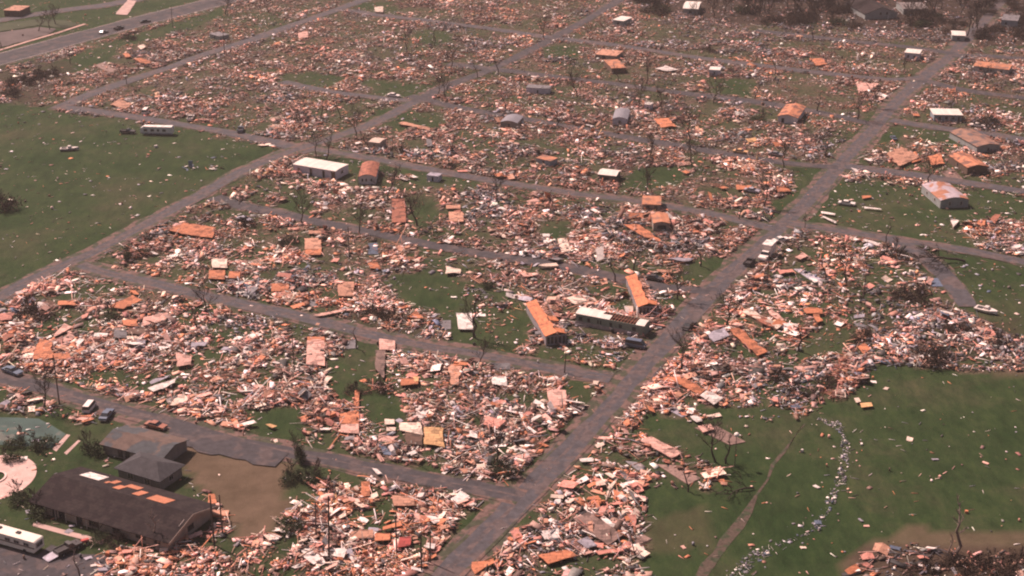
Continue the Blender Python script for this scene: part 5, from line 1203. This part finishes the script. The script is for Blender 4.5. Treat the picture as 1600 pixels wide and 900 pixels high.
tl_ = td < 2; ci[tl_] = np.array([PN.index(c) for c in ('white', 'lavender', 'lavender', 'grey', 'white', 'blue')])[r.integers(0, 6, tl_.sum())]
Ls *= np.where(sparse, 1, .65 + .75 * cr_[:, 4]); Ws *= np.where(sparse, 1, .75 + .5 * cr_[:, 4])
lotf = np.where(sparse, 1, .55 + .85 * cr_[:, 5]); lotf = np.where(np.isin(ci, [PN.index('white'), PN.index('cream')]), np.maximum(lotf, .95), lotf)
fs_ = np.where(sparse, 1, np.clip(.66 + .3 * (PY / 450), .66, .94)); Ls *= fs_; Ws *= fs_
yaw = cr_[:, 3] * pi + r.normal(0, .55, n) + np.where(r.random(n) < .35, pi / 2, 0)
pile = np.clip((clump - .3) * 2.2, 0, 1) * np.clip(dens, 0, 1)
tz = r.normal(0, .16, n) * np.where(sparse, .3, 1); tx = r.normal(0, .20, n) * np.where(sparse, .3, 1)
st_ = r.random(n) < .05; tz = np.where(st_ & ~sparse, r.uniform(-.9, .9, n), tz)
zc = .03 + Ts / 2 + np.abs(np.sin(tz)) * Ls / 2 + np.abs(np.sin(tx)) * Ws / 2 + pile * r.random(n) ** 1.3 * .85
bend = np.where(kind == 0, r.normal(0, .07, n), np.where(kind == 1, r.normal(0, .02, n), 0)) * Ls
def piece_verts(i):
    """(m,12,3) vertices of the pieces i, centred on their own origin"""
    m_ = len(i); L_, W_, T_ = Ls[i], Ws[i], Ts[i]
    v = np.zeros((m_, 3, 4, 3))
    rj = np.random.default_rng(5 + m_)
    for a, u in enumerate((-.5, 0, .5)):
        jl = rj.uniform(-.10, .10, (m_, 2)) * np.minimum(L_, W_ * 2)[:, None]; jw = rj.uniform(.72, 1.08, m_)
        for b2, (w_, t_) in enumerate(((-.5, -.5), (.5, -.5), (.5, .5), (-.5, .5))):
            v[:, a, b2, 0] = u * L_ + jl[:, 0 if w_ < 0 else 1]
            v[:, a, b2, 1] = w_ * W_ * jw
            v[:, a, b2, 2] = t_ * T_ + (bend[i] if u == 0 else 0)
    v = v.reshape(m_, 12, 3)
    ct, s1 = np.cos(tz[i])[:, None], np.sin(tz[i])[:, None]; cx, sx = np.cos(tx[i])[:, None], np.sin(tx[i])[:, None]
    x, y, z = v[..., 0], v[..., 1], v[..., 2]
    y, z = y * cx - z * sx, y * sx + z * cx
    x, z = x * ct + z * s1, -x * s1 + z * ct
    cy, sy = np.cos(yaw[i])[:, None], np.sin(yaw[i])[:, None]
    return np.stack([x * cy - y * sy, x * sy + y * cy, z], -1)
F12 = np.array([(0, 4, 5, 1), (4, 8, 9, 5), (3, 2, 6, 7), (7, 6, 10, 11), (0, 3, 7, 4), (4, 7, 11, 8), (1, 5, 6, 2), (5, 9, 10, 6), (0, 1, 2, 3), (8, 11, 10, 9)])
# broken wall and roof frames: studs nailed between two plates
rf = random.Random(17); cand = np.where((dens > .6) & (clump > .45) & (rd > 2.5) & (PX > 0) & (PX < 1600) & (PY > 180) & (PY < 890))[0]
for k in range(150):
    i = cand[rf.randrange(len(cand))]; L_ = rf.uniform(2.4, 6.5); W_ = rf.uniform(1.6, 2.5); bb = MB()
    bb.box(-L_ / 2, L_ / 2, -W_ / 2, -W_ / 2 + .12, 0, .09); bb.box(-L_ / 2, L_ / 2 * rf.uniform(.4, 1), W_ / 2 - .12, W_ / 2, 0, .09)
    x = -L_ / 2
    while x < L_ / 2 - .1:
        if rf.random() < .85: bb.box(x, x + .1, -W_ / 2 + .1 , W_ / 2 - .123 + rf.uniform(-.4, 0) * (rf.random() < .3), .004, .086)
        x += .45
    if rf.random() < .4: bb.box(-L_ / 2, -L_ / 2 + L_ * rf.uniform(.25, .6), -W_ / 2, W_ / 2 * rf.uniform(.3, 1), .093, .12, 1)
    c1, c2 = rf.choice(['tan', 'pink', 'rust', 'brown', 'cream']), rf.choice(['orange', 'white', 'pink', 'tan'])
    tilt = rf.choice([0.05, .12, .25, .5]); o = bb.build('stud_frame', [M(c1), M(c2)]); o.rotation_euler = (tilt, rf.uniform(-.1, .1), rf.uniform(0, pi))
    o.location = (X[i], Y[i], .55 + W_ / 2 * sin(tilt))
    tag(o, ' '.join(f"{'long' if L_ > 4.5 else 'short'} {'tilted ' if tilt > .2 else ''}{CW[c1]} broken stud frame {where(X[i], Y[i])}".split()[:16]), 'wall frame', 'broken stud frames lying in the wreckage')
# choose the pieces that show largest
shown = Ls * np.maximum(Ws, .25) * SC ** 2 * (.35 + .65 * np.abs(np.cos(tz))) * ((PX > 3) & (PX < 1597) & (PY > 3) & (PY < 897)) * np.where(sparse, 2.0, 1)
groups = [('metal_sheet', 'torn sheet', 'sheet', (0,), ('white', 'cream', 'lavender', 'grey', 'blue')), ('plywood_sheet', 'plywood sheet', 'sheet', (0, 2), ('orange', 'tan', 'rust', 'rose', 'yellow')),
          ('wooden_board', 'splintered board', 'board', (1,), tuple(PN)), ('broken_siding', 'broken wall siding piece', 'siding', (2,), ('white', 'cream', 'pink', 'lavender', 'grey')), ('rubble_chunk', 'block-shaped piece of household rubble', 'rubble', (3,), tuple(PN))]
used_m = np.zeros(n, bool); counts = {}
for nm, noun, cat, ks, cs in groups:
    cand = np.isin(kind, ks) & np.isin(ci, [PN.index(c) for c in cs]) & ~used_m
    order = np.argsort(-shown * cand)[:NIND]
    order = order[(shown * cand)[order] > 0]; used_m[order] = True
    V = piece_verts(order)
    for q, i in enumerate(order):
        me = bpy.data.meshes.new(nm); me.from_pydata(V[q].tolist(), [], F12.tolist()); col = PN[ci[i]]
        me.materials.append(M(col))
        o = bpy.data.objects.new(nm, me); COL.objects.link(o); zmin = V[q][:, 2].min()
        o.location = (X[i], Y[i], max(zc[i], .02 - zmin))
        L_, W_ = Ls[i], Ws[i]
        size = 'small' if L_ < 1.3 else 'large' if L_ > 2.6 else 'medium'
        shp = 'long narrow ' if W_ < .22 * L_ and kind[i] != 1 else ('upright ' if abs(tz[i]) > .5 else '')
        pos = 'lying flat on the grass ' if sparse[i] else ''
        lab = f'{size} {shp}{CW[col]} {noun} {pos}{where(X[i], Y[i])}'
        if len(lab.split()) > 16: lab = f'{size} {CW[col]} {noun} {where(X[i], Y[i])}'
        tag(o, ' '.join(lab.split()[:16]), cat, (noun + 's' if 'rubble' not in noun else 'pieces of household rubble') + ' in the wreckage of this park')
rest = np.where(~used_m)[0]
V = piece_verts(rest); zmin = V[..., 2].min(1)
V += np.stack([X[rest], Y[rest], np.maximum(zc[rest], .02 - zmin)], -1)[:, None, :]
me = bpy.data.meshes.new('debris')
F = (F12[None] + 12 * np.arange(len(rest))[:, None, None]).reshape(-1, 4)
np_mesh(me, V.reshape(-1, 3), F)
pc = np.array([PAL[c] for c in PN])[ci[rest]] * lotf[rest][:, None] * np.where((PY[rest] < 360)[:, None], r.choice([.22, .45, .7, 1.1, 1.45], (len(rest), 1), p=[.24, .24, .22, .18, .12]), r.choice([.3, .55, .85, 1.1, 1.35], (len(rest), 1), p=[.18, .2, .25, .23, .14])) * r.uniform(.93, 1.07, (len(rest), 3))
at = me.color_attributes.new('tint', 'FLOAT_COLOR', 'CORNER')
cc = np.concatenate([pc, np.ones((len(rest), 1))], 1)
at.data.foreach_set('color', np.repeat(cc, 40, axis=0).astype(np.float32).ravel())
dm = bpy.data.materials.new('debris_mixed'); nt, b = nodes_of(dm); N, L = nt.nodes, nt.links
vc = N.new('ShaderNodeVertexColor'); vc.layer_name = 'tint'; tc = N.new('ShaderNodeTexCoord'); no = N.new('ShaderNodeTexNoise'); no.inputs['Scale'].default_value = 1.6; no.inputs['Detail'].default_value = 5
L.new(tc.outputs['Object'], no.inputs['Vector']); mr = N.new('ShaderNodeMapRange'); mr.inputs[1].default_value = .3; mr.inputs[2].default_value = .7; mr.inputs[3].default_value = .72; mr.inputs[4].default_value = 1.15
L.new(no.outputs['Fac'], mr.inputs[0]); vm = N.new('ShaderNodeVectorMath'); vm.operation = 'SCALE'; L.new(vc.outputs['Color'], vm.inputs[0]); L.new(mr.outputs[0], vm.inputs['Scale']); L.new(vm.outputs[0], b.inputs['Base Color']); b.inputs['Roughness'].default_value = .75
me.materials.append(dm)
db = bpy.data.objects.new('debris', me); COL.objects.link(db); db['kind'] = 'stuff'; db['label'] = 'splintered wood, siding and household rubble covering the blocks'; db['category'] = 'debris'
print('pieces', n, 'rest', len(rest))
